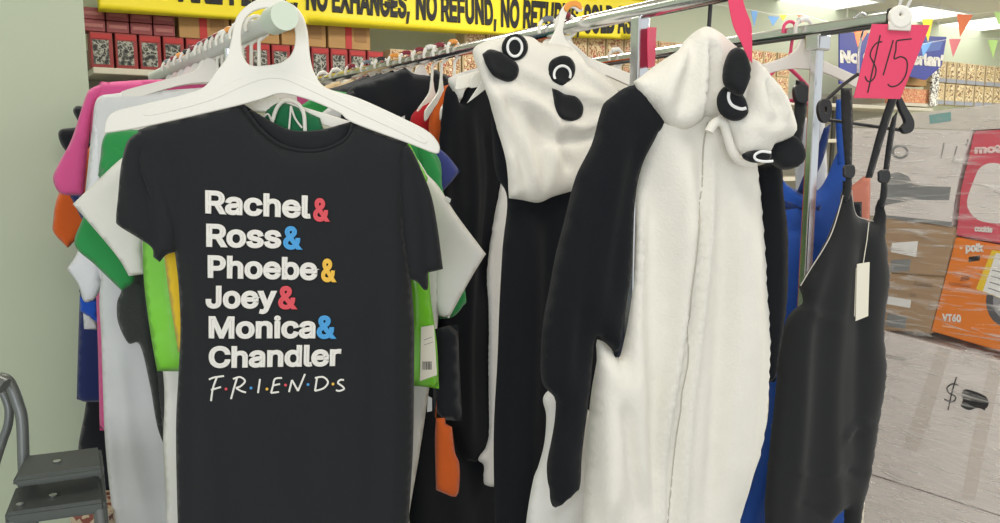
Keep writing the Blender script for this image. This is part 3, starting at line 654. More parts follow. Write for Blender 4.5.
# 13 black
g, F = garment('t_shirt', 'black T-shirt, a dark sleeve corner showing left of the pink shirt', 't-shirt', 2.48, 19, hang='white hanger of the last black T-shirt', ring='grey')
shirt_parts(g, F, [(222, 78, 1), (150, 90), (112, 130), (105, 400, 1), (240, 410), (308, 400, 1), (310, 180), (300, 82, 1)], [(112, 120, 1), (78, 127), (59, 131), (64, 149), (85, 165), (110, 160)], None, M_black2, (.01, .01), seed=13)

# ================================================================== RACK 2: DARK SHIRTS BEHIND THE ONESIES
def tee_metric(g, m, sw=.215, hem=-.78, slv=.2, seed=0, puff=.014):
    cloth('shirt_body', F2, [(-.045, -.026, 1), (-sw * .55, -.056), (-sw * .9, -.080), (-sw, -.105, 1), (-.215, -.27), (-.22, -.5), (-.23, hem, 1), (0, hem - .01), (.23, hem, 1), (.22, -.5), (.215, -.27), (sw, -.105, 1), (sw * .9, -.080), (sw * .55, -.056), (.045, -.026, 1), (.02, -.042), (-.02, -.042)], m, g, 0, puff, puff * .8, .04, (), ((.006, .15, 6, seed),), (.004, 7), .018, metric=True, seed=seed)
    for s in (-1, 1):
        cloth('sleeve', F2, [(s * sw * .88, -.085, 1), (s * (sw + .012), -.14), (s * (sw + .03), -.14 - slv), (s * (sw + .025), -.155 - slv, 1), (s * (sw - .05), -.16 - slv, 1), (s * (sw - .04), -.22)], m, g, .003, puff, puff * .8, .03, (), (), (.004, 9), .014, metric=True, seed=seed + 1)
rack2 = [(2.20, M_black2, 'black shirt next to the red top on the middle rack', 'maroon', .215), (2.27, M_black2, 'black shirt second behind the red top', 'maroon', .22),
         (2.34, M_black2, 'black shirt third behind the red top', 'orange', .215), (2.42, M_black2, 'black shirt just in front of the beige jacket', 'black', .215), (2.51, M_beige, 'beige jacket among the black shirts on the middle rack', 'grey', .20), (2.62, M_beige, 'second beige jacket behind the first, mostly its shoulder', 'maroon', .24), (2.74, M_char, 'charcoal shirt behind the beige jackets', 'white', .21), (2.85, M_black2, 'farthest black shirt at the end of the middle rack', 'white', .22)]
for i, (D, m, lab, ring, sw) in enumerate(rack2):
    F2 = rframe(S2, D, 28)
    hanger(F2, 'white hanger of the ' + lab.split(',')[0], None, None, ring)
    g = thing('t_shirt' if 'shirt' in lab else 'jacket' if 'jacket' in lab else 'top', lab, 'shirt' if 'shirt' in lab else 'jacket' if 'jacket' in lab else 'top', F2)
    tee_metric(g, m, sw, -.72 - .03 * (i % 3), .22, i + 20)
for i, (D, ring, lab) in enumerate(((1.64, 'maroon', 'first spare white hanger behind the panda hood'), (1.69, 'grey', 'white hanger hooked above the panda eye patch'))):
    hanger(rframe(S2, D, 24), lab, None, None, ring)

for D, px, m, lab, ring in ((2.10, [(444, 86, 1), (436, 102), (429, 120), (430, 150), (436, 200), (440, 420, 1), (500, 430), (560, 420, 1), (560, 120), (540, 80, 1), (500, 70)], M_orange, 'orange top, a sliver of it between the red top and the onesie', 'maroon'),
                            (2.145, [(440, 92, 1), (428, 100), (416, 110), (410, 121), (412, 150), (430, 200), (436, 410, 1), (500, 420), (560, 410, 1), (560, 120), (540, 76, 1), (500, 68)], M_redj, 'red top hanging between the orange and black shirts', 'white')):
    F2 = rframe(S2, D, 35); hanger(F2, 'white hanger of the ' + lab.split(',')[0], None, None, ring, False, True)
    g = thing('top', lab, 'top', F2); cloth('top_body', F2, px, m, g, 0, .014, .012, .03, step=.014, seed=int(D * 100))

# ---- onesie C, black with white yoke, behind the draped panda hood
FC = rframe(S2, 2.04, 50)
hanger(FC, 'white hanger of the black onesie with white yoke', None, None, 'orange', False, True)
g = thing('onesie', 'black plush onesie with white V yoke, hanging left of the panda hood', 'onesie', FC)
cloth('onesie_body', FC, [(470, 80, 1), (455, 86), (446, 130), (438, 200), (426, 280), (416, 380), (412, 430), (410, 523), (410, 620, 1), (470, 625), (512, 620, 1), (512, 300), (508, 140), (500, 90, 1), (480, 84)], M_blackplush, g, 0, .022, .02, .05, [([(480, 120), (484, 250), (478, 500)], .012, .02)], ((.006, .13, 4, 1),), (.004, 7), .014, seed=31)
cloth('sleeve', FC, [(452, 82, 1), (444, 92), (440, 130), (437, 180), (440, 260), (437, 350), (441, 400), (444, 418), (452, 430), (462, 455), (470, 461), (482, 457), (489, 420), (490, 340), (488, 280), (502, 168), (503, 140), (492, 100), (478, 79), (466, 84), (459, 104)], M_blackplush, g, .022, .022, .016, .04, [([(470, 110), (474, 200), (468, 330), (470, 440)], .012, .018), ([(452, 120), (456, 220), (452, 340)], -.008, .014), ([(486, 130), (490, 180), (480, 300)], -.010, .014)], (), (.005, 8), .012, seed=32)
cloth('yoke', FC, [(477, 68, 1), (462, 72), (449, 78, 1), (449, 83), (455, 95), (459, 105, 1), (464, 92), (472, 82), (482, 76), (484, 66)], M_greyplush, g, .040, .014, .01, .02, step=.008)
cloth('front_panel', FC, [(500, 160, 1), (503, 168), (502, 175), (489, 254), (487, 280), (489, 310), (488.5, 360), (489, 426), (486, 446), (479, 457), (479, 461), (484, 466), (484, 482), (488, 486), (494, 487, 1), (495, 460), (498, 354), (501, 310), (501, 280), (505, 250), (509, 200), (510, 180)], M_greyplush, g, .050, .010, .008, .016, [([(500, 200), (495, 260), (495, 340)], -.004, .006)], (), (.002, 12), .008, seed=33)
# orange scarf-like tail below
FO = fr(450, 420, 1.94, 14)
g = thing('trousers', 'orange trouser leg hanging below the black sleeve of the onesie', 'trousers', FO)
cloth('trouser_leg', FO, [(437, 400, 1), (436, 410), (435.5, 418, 1), (445, 418, 1), (446, 424, 1), (452, 427, 1), (455, 452), (459.5, 465), (459, 490), (455, 498, 1), (436, 490, 1), (435, 440), (436, 420)], M_orange, g, .0, .012, .01, .02, step=.01)
cloth('waistband', FO, [(432, 330, 1), (446, 326), (458, 324, 1), (462, 421, 1), (434, 420, 1)], M_black2, g, -.006, .004, .004, .03, step=.02)

# ---- onesie A: panda with the hood flopped forward
FA = fr(560, 40, 1.585, 20)
hg = thing('clothes_hanger', 'white hanger with orange size marker carrying the panda hood onesie', 'hanger', FA)
plate('hook', FA, [[(548, 46, 1), (556, 30), (560, 14), (565, 6), (573, 3), (580, 6), (582, 10), (578, 11), (573, 7.5), (568, 9), (565, 16), (562, 32), (568, 45), (574, 50, 1)]], M_hanger, hg, .006, .0015, -.01)
plate('size_marker', FA, [[(564, 8), (568, 3.5), (574, 2), (579, 4), (580, 9), (575, 6), (570, 6.5), (566, 11)]], mat('marker_orange', RINGS['orange'], rough=.35), hg, .012, .002, -.01)
plate('hanger_arms', FA, [[(470, 100, 1), (500, 60), (548, 42), (560, 40), (575, 46), (610, 82), (625, 105, 1), (600, 84), (565, 56), (510, 72)]], M_hanger, hg, .006, .0015, -.035)
g = thing('onesie', 'panda onesie in the middle, its white hood with eyes flopped forward', 'onesie', FA)
cloth('onesie_body', FA, [(490, 110, 1), (495, 170), (507, 198), (504, 250), (500, 310), (498, 360), (494, 440), (495, 523), (498, 620, 1), (560, 625), (610, 620, 1), (606, 400), (606, 240), (610, 110, 1), (560, 90)], M_blackplush, g, -.02, .026, .024, .06, [([(530, 210), (534, 330), (526, 520)], .010, .02), ([(512, 210), (512, 360), (506, 523)], -.008, .016), ([(552, 220), (545, 330), (540, 440)], -.009, .014)], ((.004, .11, 5, 2),), (.004, 7), .013, seed=41)
hoodf = [([(480, 60), (492, 110), (512, 190)], .016, .016), ([(492, 88), (505, 110), (525, 150), (536, 198)], .018, .014), ([(505, 95), (520, 140), (528, 200)], -.014, .012),
         ([(508, 90), (535, 104), (551, 118), (556, 140), (548, 200)], .020, .016), ([(530, 115), (550, 138), (580, 138), (600, 130)], -.016, .012), ([(560, 118), (585, 130), (606, 118)], .012, .012), ([(545, 120), (560, 150), (572, 170)], -.010, .012),
         ([(520, 66), (545, 80), (575, 92), (612, 104)], .010, .010), ([(516, 80), (540, 92), (552, 96)], -.008, .008), ([(580, 62), (596, 78), (612, 94)], .008, .010), ([(510, 150), (520, 175), (528, 197)], .008, .008)]
hood, hsurf = cloth('hood', FA, [(500, 38, 1), (486, 41), (475, 47), (472.5, 54), (476, 70), (482, 90), (490, 115), (500, 148), (504, 170), (508, 198, 1), (522, 200), (537, 202.5), (551, 197), (572, 191), (590, 186), (606, 160), (612, 125), (617, 91.5, 1), (608, 81), (600, 73), (586, 65), (580, 56), (573, 49), (556, 44), (543, 44), (532, 37), (516, 36)], M_whiteplush, g, .012, .030, .03, .05, hoodf, (), (.006, 9), .008, seed=42)
def onhood(P): return hsurf(P) - .002
def patch(name, F, px, m, parent, wf, lift=.001, t=.005, label=None):
    uv = [tuple(q) for q in uvs(F, catmull(px, 4), lambda P: wf(P) + lift + t * .5)]
    me = cloth_mesh(uv, lambda P: wf(P) + lift, 0, t, .003, .012, .005); o = link(name, me, m, parent, None, True)
    if label: o['label'] = label
    return o
patch('ear', FA, [(483, 54, 1), (488, 50), (492, 49), (500, 51), (507, 54.5), (517, 62), (520, 69), (518, 77), (513, 81), (507, 81.5), (499, 78.5), (493, 74.5), (487, 65)], M_eyeblack, g, onhood, .003, .010)
e1 = patch('eye_patch', FA, ellipse(515.5, 47, 13.2, 13.6, 20, 14), M_eyeblack, g, onhood, .003, .006)
stroke('eye_ring', FA, [ellipse(514.8, 47.3, 7.2, 9, 0, 28) + [(522, 47.3)]], .0026, M_white_thread, e1, onhood, .010, .5)
e2 = patch('eye_patch', FA, [(562, 55.5), (571, 57.5), (576, 66), (574, 77), (566, 84), (561, 85), (553, 80.5), (549, 72), (551, 61)], M_eyeblack, g, onhood, .002, .006)
stroke('eye_ring', FA, [ellipse(562.3, 74.5, 8.2, 8.6, 10, 22, 140, 375)], .0026, M_white_thread, e2, onhood, .008, .5)
patch('ear', FA, [(553, 88, 1), (559, 90), (566, 94), (572, 95), (578, 97), (583, 103), (584.5, 109), (582, 117), (573, 121), (562, 118), (556, 107)], M_eyeblack, g, onhood, .003, .009)

# white trouser cuff wedge between the black sleeves, bottom centre
FW_ = fr(545, 450, 1.50, 14)
g = thing('onesie', 'pale plush onesie leg showing between two black sleeves at bottom centre', 'onesie', FW_)
cloth('onesie_leg', FW_, [(550.5, 388, 1), (544, 395), (543, 402), (546, 416), (544, 443), (538, 466), (533, 480), (526, 523), (518, 610, 1), (570, 615), (620, 610, 1), (625, 500), (600, 430), (575, 395)], M_greyplush, g, 0, .016, .014, .03, [([(552, 505), (560, 500), (580, 482)], .010, .010), ([(560, 523), (566, 510), (584, 490)], -.008, .01)], (), (.004, 9), .010, seed=45)

# ---- onesie B: panda at right, front on
FB_ = fr(705, 60, 1.32, 12)
hb = thing('clothes_hanger', 'black hanger hook rising from the top of the right panda hood', 'hanger', FB_)
hk = [ploc(FB_, x, y, -.03) for x, y in catmull([(708.5, 33), (710, 12), (710.5, 0), (708, -10), (703, -13), (699, -9)], 5, False)]
tube('hook', hk, .0035, M_blackmetal, hb)
plate('hanger_arms', FB_, [[(645, 118, 1), (690, 70), (709, 33), (728, 70), (775, 118, 1), (768, 121), (709, 80), (652, 121)]], M_blackmetal, hb, .006, .0015, -.045)
g = thing('onesie', 'panda onesie at right with zipped white belly, hood hanging from black hook', 'onesie', FB_)
Bf = [([(612, 352), (618, 420), (612, 523)], .012, .016), ([(640, 200), (634, 330), (640, 523)], .010, .022), ([(668, 150), (660, 300), (662, 500)], -.006, .02), ([(704, 150), (700, 240), (688, 344), (675, 436), (668, 600)], -.006, .008), ([(696, 180), (692, 260), (680, 344), (666, 436), (658, 600)], .008, .008),
      ([(712, 150), (708, 240), (697, 344), (686, 436), (678, 600)], .008, .008), ([(740, 190), (742, 330), (730, 523)], .008, .03), ([(622, 400), (630, 460), (640, 523)], -.010, .012), ([(600, 345), (606, 420), (604, 523)], .010, .012)]
Bf = [(q, a * 1.9, w_) for q, a, w_ in Bf]
Bf += [([(655, 180), (652, 330), (658, 523)], -.012, .014), ([(726, 180), (722, 330), (708, 523)], -.014, .014), ([(757, 220), (756, 360), (744, 523)], .010, .014), ([(690, 150), (680, 300), (664, 460)], .010, .010)]
bb, bbs = cloth('onesie_body', FB_, [(634, 100, 1), (640, 150), (634, 200), (631, 270), (627, 300), (622, 335), (617, 356), (611, 349), (604, 342), (595, 338, 1), (592, 370), (588, 420), (584, 480), (583, 523), (580, 620, 1), (650, 625), (735, 620, 1), (738, 523), (751, 479), (763, 440), (768, 385), (769, 334), (767.5, 300), (766, 260), (761, 195), (758, 170), (756, 120, 1), (700, 95)],
               M_whiteplush, g, 0, .034, .03, .06, Bf, ((.004, .09, 6, 1.),), (.004, 9), .009, seed=51)
def onB(P): return bbs(P)
stroke('zip', FB_, [[(708, 122), (703.5, 146), (701.5, 195), (697.5, 250), (691, 300), (688, 344), (682, 394), (675, 436), (668, 523), (662, 600)]], .0013, mat('zip_crease_shade', (.42, .39, .33), rough=.7), g, onB, .0015, .5)  # zip line in dull cream, painting in the soft shadow of its crease
cloth('sleeve', FB_, [(638, 84, 1), (624, 88), (610, 98), (603, 104), (598, 118), (590, 146), (574, 178), (562, 225), (554, 258), (546, 305), (541, 340), (541, 380), (553, 396), (554, 410), (549, 440), (546, 462), (547, 480), (549, 488), (550, 500), (554, 507), (562, 503), (574, 493), (580, 484), (582, 450), (590, 388), (595, 338), (604, 342), (612, 350), (615, 361, 1), (620, 346), (627, 300), (631, 270), (635, 200), (641, 168), (651, 146), (666, 123, 1), (660, 108), (650, 94)], M_blackplush, g, .020, .030, .02, .05,
      [([(620, 120), (606, 220), (590, 320)], .012, .022), ([(590, 170), (572, 280), (560, 400), (560, 480)], .012, .02), ([(604, 180), (586, 290), (574, 380)], -.008, .014), ([(640, 140), (622, 220), (612, 300)], -.006, .014), ([(552, 300), (556, 360), (566, 440)], -.008, .012)], (), (.005, 8), .010, seed=52)
cloth('sleeve', FB_, [(757, 166, 1), (764, 164), (774, 160), (782, 169), (783, 195), (787, 228), (788, 264), (787, 300), (782, 340), (777, 370), (776, 382, 1), (766, 382, 1), (760, 334), (758, 300), (757, 262), (755, 195)], M_blackplush, g, -.004, .018, .02, .03, [([(774, 175), (778, 260), (776, 350)], .008, .014)], (), (.004, 9), .010, seed=53)
hf = [([(708, 30), (706, 60), (700, 118)], .016, .008), ([(700, 34), (690, 70), (680, 122)], -.012, .010), ([(690, 42), (672, 80), (662, 112)], .010, .012), ([(710, 34), (711, 70), (708, 114)], -.020, .007), ([(714, 34), (718, 60), (722, 110)], .012, .008), ([(665, 64), (652, 84), (648, 96)], -.006, .01), ([(640, 84), (655, 106), (670, 120)], .006, .006)]
hd, hds = cloth('hood', FB_, [(633, 82, 1), (644, 74), (660, 62), (677, 50), (690, 36), (699, 29), (707, 26.5), (714, 29), (722, 34), (734, 45), (745, 58), (752, 80), (748, 105), (735, 120), (724, 120), (715, 118), (706, 116), (700, 122), (686, 129), (672, 127), (665, 124, 1), (650, 107), (641, 97)], M_whiteplush, g, .034, .026, .03, .028, hf, (), (.004, 10), .008, seed=54)
ff = [([(770, 80), (772, 95), (775, 108)], -.014, .006), ([(776, 84), (784, 100), (788, 120)], .010, .008), ([(758, 78), (762, 100), (770, 120)], .010, .012), ([(755, 122), (770, 132), (786, 128)], .008, .01), ([(730, 128), (733, 145), (742, 158)], .010, .006)]
fc, fcs = cloth('hood_face', FB_, [(742, 97, 1), (747, 76), (752, 59.5), (761, 64), (773, 78), (784, 92), (790, 108), (795, 127), (794, 133), (788, 139), (772, 145), (768, 152), (756, 158), (744, 160), (737, 158), (731, 148), (728, 138), (722, 124), (716, 117), (722, 113), (735, 112)], M_whiteplush, g, .052, .030, .03, .035, ff, (), (.005, 10), .007, seed=55)
tube('hood_edge', [ploc(FB_, x, y, .066) for x, y in catmull([(709, 132), (713, 125), (719, 121), (724, 125), (728, 139), (733, 153), (741, 161), (754, 164)], 5, False)], .0075, M_whiteplush, g)
def onF(P): return fcs(P) - .002
p1 = patch('eye_patch', FB_, [(727, 86), (720, 92), (717.5, 101), (720, 112), (728, 119), (737, 121), (745, 118), (749.5, 111), (746, 98), (738, 90)], M_eyeblack, g, onF, .002, .006)
stroke('eye_ring', FB_, [[(729, 92), (728.5, 98), (731, 104), (736, 107.5), (742, 109), (746, 108)]], .0026, M_white_thread, p1, onF, .008, .5)
def onE(P): return fcs(P) + .006
patch('ear', FB_, [(738, 47), (731, 52), (726, 64), (724.5, 78), (727, 86), (733, 92), (740, 96), (745, 95), (750, 84), (752.6, 70), (750, 57), (745, 49)], M_eyeblack, g, lambda P: np.full(len(P), .094), 0, .014)
p2_ = patch('eye_patch', FB_, [(742, 156), (747, 152), (757, 150), (768, 151), (773, 156), (769, 161), (758, 163), (748, 161)], M_eyeblack, g, onF, .006, .006)
stroke('eye_ring', FB_, [[(771, 152.5), (762, 151.5), (756, 154), (754.5, 157.5), (758, 160.5), (766, 161.5), (773, 161)]], .0022, M_white_thread, p2_, onF, .012, .5)
patch('ear', FB_, [(771, 147), (778, 141), (788, 136), (793, 133), (800, 138), (805, 146), (806.5, 156), (803, 164), (797, 168.5), (788, 170), (781, 168), (772, 161), (769, 154)], M_eyeblack, g, lambda P: np.full(len(P), .040), 0, .022)

# pink ribbon hung from the middle rail
FP = fr(745, 30, 1.235, 8)
rb = sheet('ribbon', FP, catmull([(727, -8, 1), (741, -8, 1), (745, 8), (751, 24), (752, 40), (752, 63, 1), (747, 56), (741, 42), (734, 28), (730, 12)], 4), M_pinkcard, None, .0015)
setp(rb, 'bright pink ribbon hanging from the rail beside the upright panda ear', 'ribbon')
FQ = fr(651, 45, 1.44, 62)
setp(sheet('price_card', FQ, [(648, 27), (656, 27.5), (654.5, 66), (647.5, 68)], M_pinkcard, None, .002), 'pink card seen edge-on against the middle chrome upright', 'card')

# ================================================================== RACK 3: OVERALLS
M_overall = fab('black_polyester', (.0165, .0175, .019), rough=.8, spec=.2, bump=(300, .15, .001)); M_strap = fab('black_webbing', (.016, .017, .019), rough=.7)
M_bluefab = fab('royal_blue_cotton', (.015, .075, .36), rough=.75); M_blued = fab('deep_blue_cotton', (.012, .03, .13)); M_salmon = fab('salmon_cotton', (.62, .22, .15))
M_piping = mat('pale_piping', (.55, .52, .47), rough=.6)
FV = fr(848, 60, 1.58, 16)
hg = thing('clip_hanger', 'metal clip hanger with black clips holding the black overalls', 'hanger', FV)
tube('bar', [ploc(FV, 821, 119, -.01), ploc(FV, 852, 123, -.01), ploc(FV, 908, 131.5, -.01)], .0035, M_blackmetal, hg)
tube('wire_arm', [ploc(FV, x, y, -.012) for x, y in ((858, 74), (844, 84), (822, 104))], .0035, M_blackmetal, hg)
tube('wire_arm', [ploc(FV, x, y, -.012) for x, y in ((858, 74), (893, 96), (910, 122))], .0035, M_blackmetal, hg)
tube('hook', [ploc(FV, x, y, -.012) for x, y in catmull([(858, 74), (859, 50), (863, 32), (868, 20), (862, 13), (854, 17)], 5, False)], .0028, M_chrome, hg)
plate('clip', FV, [[(818, 108), (821, 101), (827, 100), (830, 106), (829, 116), (825, 122), (820, 119)], ellipse(824.5, 110, 2.2, 4, 0, 10)], M_blackmetal, hg, .010, .002, -.005)
plate('clip', FV, [[(896, 97, 1), (899, 97), (905, 108), (912, 121), (911, 130), (904, 133), (901, 128), (905, 122), (900, 110)]], M_blackmetal, hg, .010, .002, -.005)
g = thing('overalls', 'black dungaree overalls with a cream swing ticket, hanging on the clip hanger', 'overalls', FV)
vf = [([(842, 200), (822, 262), (806, 320), (800, 420), (792, 523)], .012, .02), ([(866, 230), (862, 330), (858, 480)], -.008, .02), ([(850, 240), (836, 350), (832, 460), (838, 523)], .010, .025), ([(800, 300), (815, 315), (840, 320)], .006, .008), ([(790, 470), (815, 476), (835, 468)], .006, .008), ([(795, 500), (815, 508), (830, 520)], -.006, .008), ([(842, 440), (856, 428), (870, 420)], .008, .008), ([(846, 470), (860, 476), (870, 474)], -.006, .008)]
vb, vbs = cloth('overall_body', FV, [(842, 181, 1), (841, 195), (830, 226), (819.5, 245), (808, 265), (797, 286, 1), (798, 300), (786, 318), (780, 343), (776, 361), (776, 383), (769, 449), (764, 499), (764, 523), (764, 620, 1), (800, 622), (838, 620, 1), (836, 560), (829, 523), (838, 511), (843, 508, 1), (844, 523), (843, 620, 1), (856, 622), (862, 620, 1), (860, 523), (870, 472), (879, 416), (885, 370), (883, 335), (885.5, 305), (889, 280), (886.7, 252), (885, 240), (884.5, 212), (884, 196, 1), (878, 200), (876, 207), (872, 221), (864, 219), (856, 216), (852, 207), (850, 192), (849, 181, 1)], M_overall, g, 0, .024, .02, .045, vf, (), (.005, 8), .010, seed=61)
tube('piping', [(u, -(vbs(np.array([[u, v]]))[0] - .02), v) for u, v in [FV.uv(*p) for p in catmull([(841, 195), (830, 226), (819.5, 245), (808, 265), (797.5, 285)], 5, False)]], .0012, M_piping, g)
tube('piping', [(u, -(vbs(np.array([[u, v]]))[0] - .02), v) for u, v in [FV.uv(*p) for p in catmull([(850, 190), (852, 207), (856, 216), (864, 219), (872, 221)], 5, False)]], .0010, M_piping, g)
cloth('strap', FV, [(841, 88, 1), (852, 88, 1), (853, 120), (852, 168, 1), (845, 168, 1), (842, 125)], M_strap, g, .012, .002, .002, .006, step=.006)
cloth('strap', FV, [(889, 96, 1), (898, 97, 1), (887, 130), (872, 178, 1), (865, 178, 1), (878, 130)], M_strap, g, .012, .002, .002, .006, step=.006)
cloth('strap', FV, [(892, 118, 1), (898, 110, 1), (895, 132), (888, 175, 1), (882, 175, 1), (888, 135)], M_strap, g, .004, .002, .002, .006, step=.006)
for cx, cy in ((849, 172), (884, 177)):
    plate('buckle', FV, [[(cx - 4, cy - 5), (cx + 3, cy - 6), (cx + 4.5, cy), (cx + 2, cy + 5), (cx - 4, cy + 4), (cx - 4.5, cy)]], M_blackmetal, g, .008, .003, .016)
    cloth('strap_end', FV, [(cx - 3, cy + 3, 1), (cx + 3, cy + 3, 1), (cx + 3, cy + 16), (cx, cy + 30, 1), (cx - 5, cy + 28), (cx - 4, cy + 15)], M_strap, g, .014, .004, .003, .008, step=.005)
sheet('swing_ticket', FV, [(857, 264, 1), (869.5, 262, 1), (868, 316, 1), (855.5, 321, 1)], M_paper, g, .001, .034)['label'] = 'cream swing ticket'
sheet('swing_ticket', FV, [(856, 268, 1), (860, 266, 1), (857, 318, 1), (854, 316, 1)], M_paper, g, .001, .030)
tube('ticket_cord', [ploc(FV, x, y, .034) for x, y in ((869, 222), (867, 240), (865, 252), (863, 265))], .0009, M_paper, g)
# salmon garment glimpsed in the bib opening
FS2 = fr(862, 190, 1.70, 14)
g = thing('top', 'salmon pink top seen inside the neck of the black overalls', 'top', FS2)
cloth('top_body', FS2, [(847, 188, 1), (853, 185, 1), (864, 176, 1), (870, 178, 1), (870, 230), (872, 280), (874, 420, 1), (842, 420, 1), (842, 260)], M_salmon, g, 0, .006, .006, .02, step=.010, nz=(.004, 14))
cloth('black_trim', FS2, [(851, 202, 1), (862, 202, 1), (862, 222, 1), (856, 222, 1)], M_black2, g, .010, .002, .002, .005, smooth=False, step=.006)
# pink hanger with the blue dungarees
FK = fr(795, 60, 1.735, 14)
hg = thing('clothes_hanger', 'bright pink plastic hanger on the right rail holding blue dungarees', 'hanger', FK)
M_pinkpl = mat('pink_plastic', (.75, .06, .17), rough=.4)
tube('hook', [ploc(FK, x, y, 0) for x, y in catmull([(783, 33), (784.5, 25), (790, 21.5), (795, 25), (793, 36), (791.5, 45), (789.5, 56), (783, 64), (775, 69)], 5, False)], .0035, M_pinkpl, hg)
tube('hanger_arms', [ploc(FK, x, y, 0) for x, y in catmull([(768, 78), (775, 70), (785, 66), (796, 74), (806, 85), (813, 94), (814, 102), (808, 104), (795, 101), (780, 100), (768, 99)], 5, False)], .0042, M_pinkpl, hg)
g = thing('dungarees', 'royal blue dungarees behind the black overalls, with navy straps', 'overalls', FK)
bf = [([(790, 188), (800, 200), (818, 203)], .010, .008), ([(786, 214), (800, 212), (818, 213)], .006, .005), ([(800, 240), (796, 300), (780, 420), (752, 523)], .010, .02), ([(812, 235), (815, 300), (800, 420)], -.008, .02), ([(786, 228), (802, 231), (820, 230)], -.006, .004)]
cloth('dungaree_body', FK, [(778, 172, 1), (784, 181), (790, 187), (801, 191), (812, 191), (820, 188), (828, 175), (834, 160), (840, 150), (848, 152), (853, 200), (853, 300), (850, 523), (840, 610, 1), (790, 615), (728, 610, 1), (738, 523), (751, 479), (762, 440), (768, 400), (768, 300)], M_bluefab, g, 0, .018, .016, .03, bf, (), (.006, 9), .010, seed=63)
cloth('navy_band', FK, [(784, 201, 1), (800, 203), (822, 204, 1), (821, 212, 1), (800, 211), (784, 209, 1)], M_blued, g, .0185, .003, .002, .005, step=.006)
cloth('strap', FK, [(796, 80, 1), (805, 82, 1), (807, 105), (804, 128), (800, 160, 1), (794, 158, 1), (794, 120)], M_strap, g, .012, .004, .003, .008, step=.007)
cloth('strap', FK, [(824, 128, 1), (831, 124, 1), (826, 150), (818, 172), (806, 196, 1), (797, 192, 1), (808, 165), (818, 145)], M_blued, g, .024, .004, .003, .008, step=.007)
cloth('strap', FK, [(836, 100, 1), (846, 98, 1), (852, 120), (850, 165, 1), (838, 165, 1), (836, 130)], M_bluefab, g, .01, .003, .003, .008, step=.007)
plate('buckle', FK, [[(795, 88), (802, 85), (807, 89), (808, 97), (803, 102), (796, 100)]], M_blackmetal, g, .014, .003, .016)
FWT = fr(810, 130, 1.85, 14)
g = thing('vest', 'grey white vest hanging behind the blue dungaree strap', 'vest', FWT)
cloth('vest_body', FWT, [(798, 112, 1), (803, 108), (806, 118), (814, 116), (820, 106, 1), (824, 120), (828, 200), (826, 330, 1), (798, 330, 1), (796, 200), (795, 128)], M_wtee2, g, 0, .008, .008, .02, step=.012)
hanger(Frame(rodpt(S3, 1.69), 24), 'white plastic hanger on the right rail behind the pink price card', M_hanger2, None, 'white')
hanger(Frame(rodpt(S3, 2.2), 24), 'white hanger hooked at the far end of the right rail behind the panda hood', M_hanger, None, 'white')
FN = Frame(rodpt(S3, 2.42), 24)
hanger(FN, 'white hanger of the navy knitted top at the far end of the right rail', M_hanger, None, 'grey')
g = thing('knitted_top', 'dark navy knitted top between the panda hood and the black shoulder', 'top', FN)
cloth('top_body', FN, [(600, 110, 1), (612, 92), (620, 80), (634, 73), (650, 75), (670, 85), (690, 110, 1), (695, 300), (690, 480, 1), (600, 480, 1), (598, 300)], fab('dark_navy_knit', (.022, .027, .05), bump=(160, .6, .004)), g, 0, .02, .02, .05, step=.018)

# pink price card on the rail's end
FC2 = fr(893, 20, 1.47, -4)
card = thing('price_card', 'bright pink card with handwritten price clipped to the end of the right rail', 'price sign', FC2)
sheet('card', FC2, [(872, 24, 1), (930, 25, 1), (900, 99, 1), (853.5, 98, 1)], M_pinkcard, card, .0015)
def z5(pts): return [(750 + x / 3.992, y / 3.992) for x, y in pts]
stroke('handwritten_price', FC2, [z5([(528, 166), (505, 172), (487, 195), (480, 222), (492, 248), (503, 275), (497, 308), (480, 325), (466, 320), (460, 305)])], .0013, M_ink, card, None, .0012)
stroke('handwritten_price', FC2, [z5([(520, 140), (470, 370)])], .0013, M_ink, card, None, .0014)
stroke('handwritten_price', FC2, [z5([(572, 160), (532, 300)])], .0013, M_ink, card, None, .0012)
stroke('handwritten_price', FC2, [z5([(645, 155), (600, 160), (585, 166), (582, 200), (576, 234), (600, 226), (622, 236), (628, 262), (620, 302), (596, 335), (566, 346), (550, 336)])], .0013, M_ink, card, None, .0012)
clip = thing('clip_ring', 'white plastic ring clip fixing the pink price card to the rail', 'clip', FC2)
plate('clip_body', FC2, [ellipse(900, 17, 9.5, 9.5), ellipse(900, 15, 3.5, 4)], M_hanger, clip, .012, .004, .004)
tube('loop', [ploc(FC2, x, y, .0) for x, y in catmull([(898, 10), (901, 1), (905, -6), (910, 0), (906, 9)], 5, False)], .003, mat('clear_loop', (.6, .6, .58), rough=.25), clip)
plate('clip_jaw', FC2, [[(890, 22, 1), (910, 23, 1), (909, 30, 1), (889, 29, 1)]], M_hanger2, clip, .008, .002, .004, smooth=False)

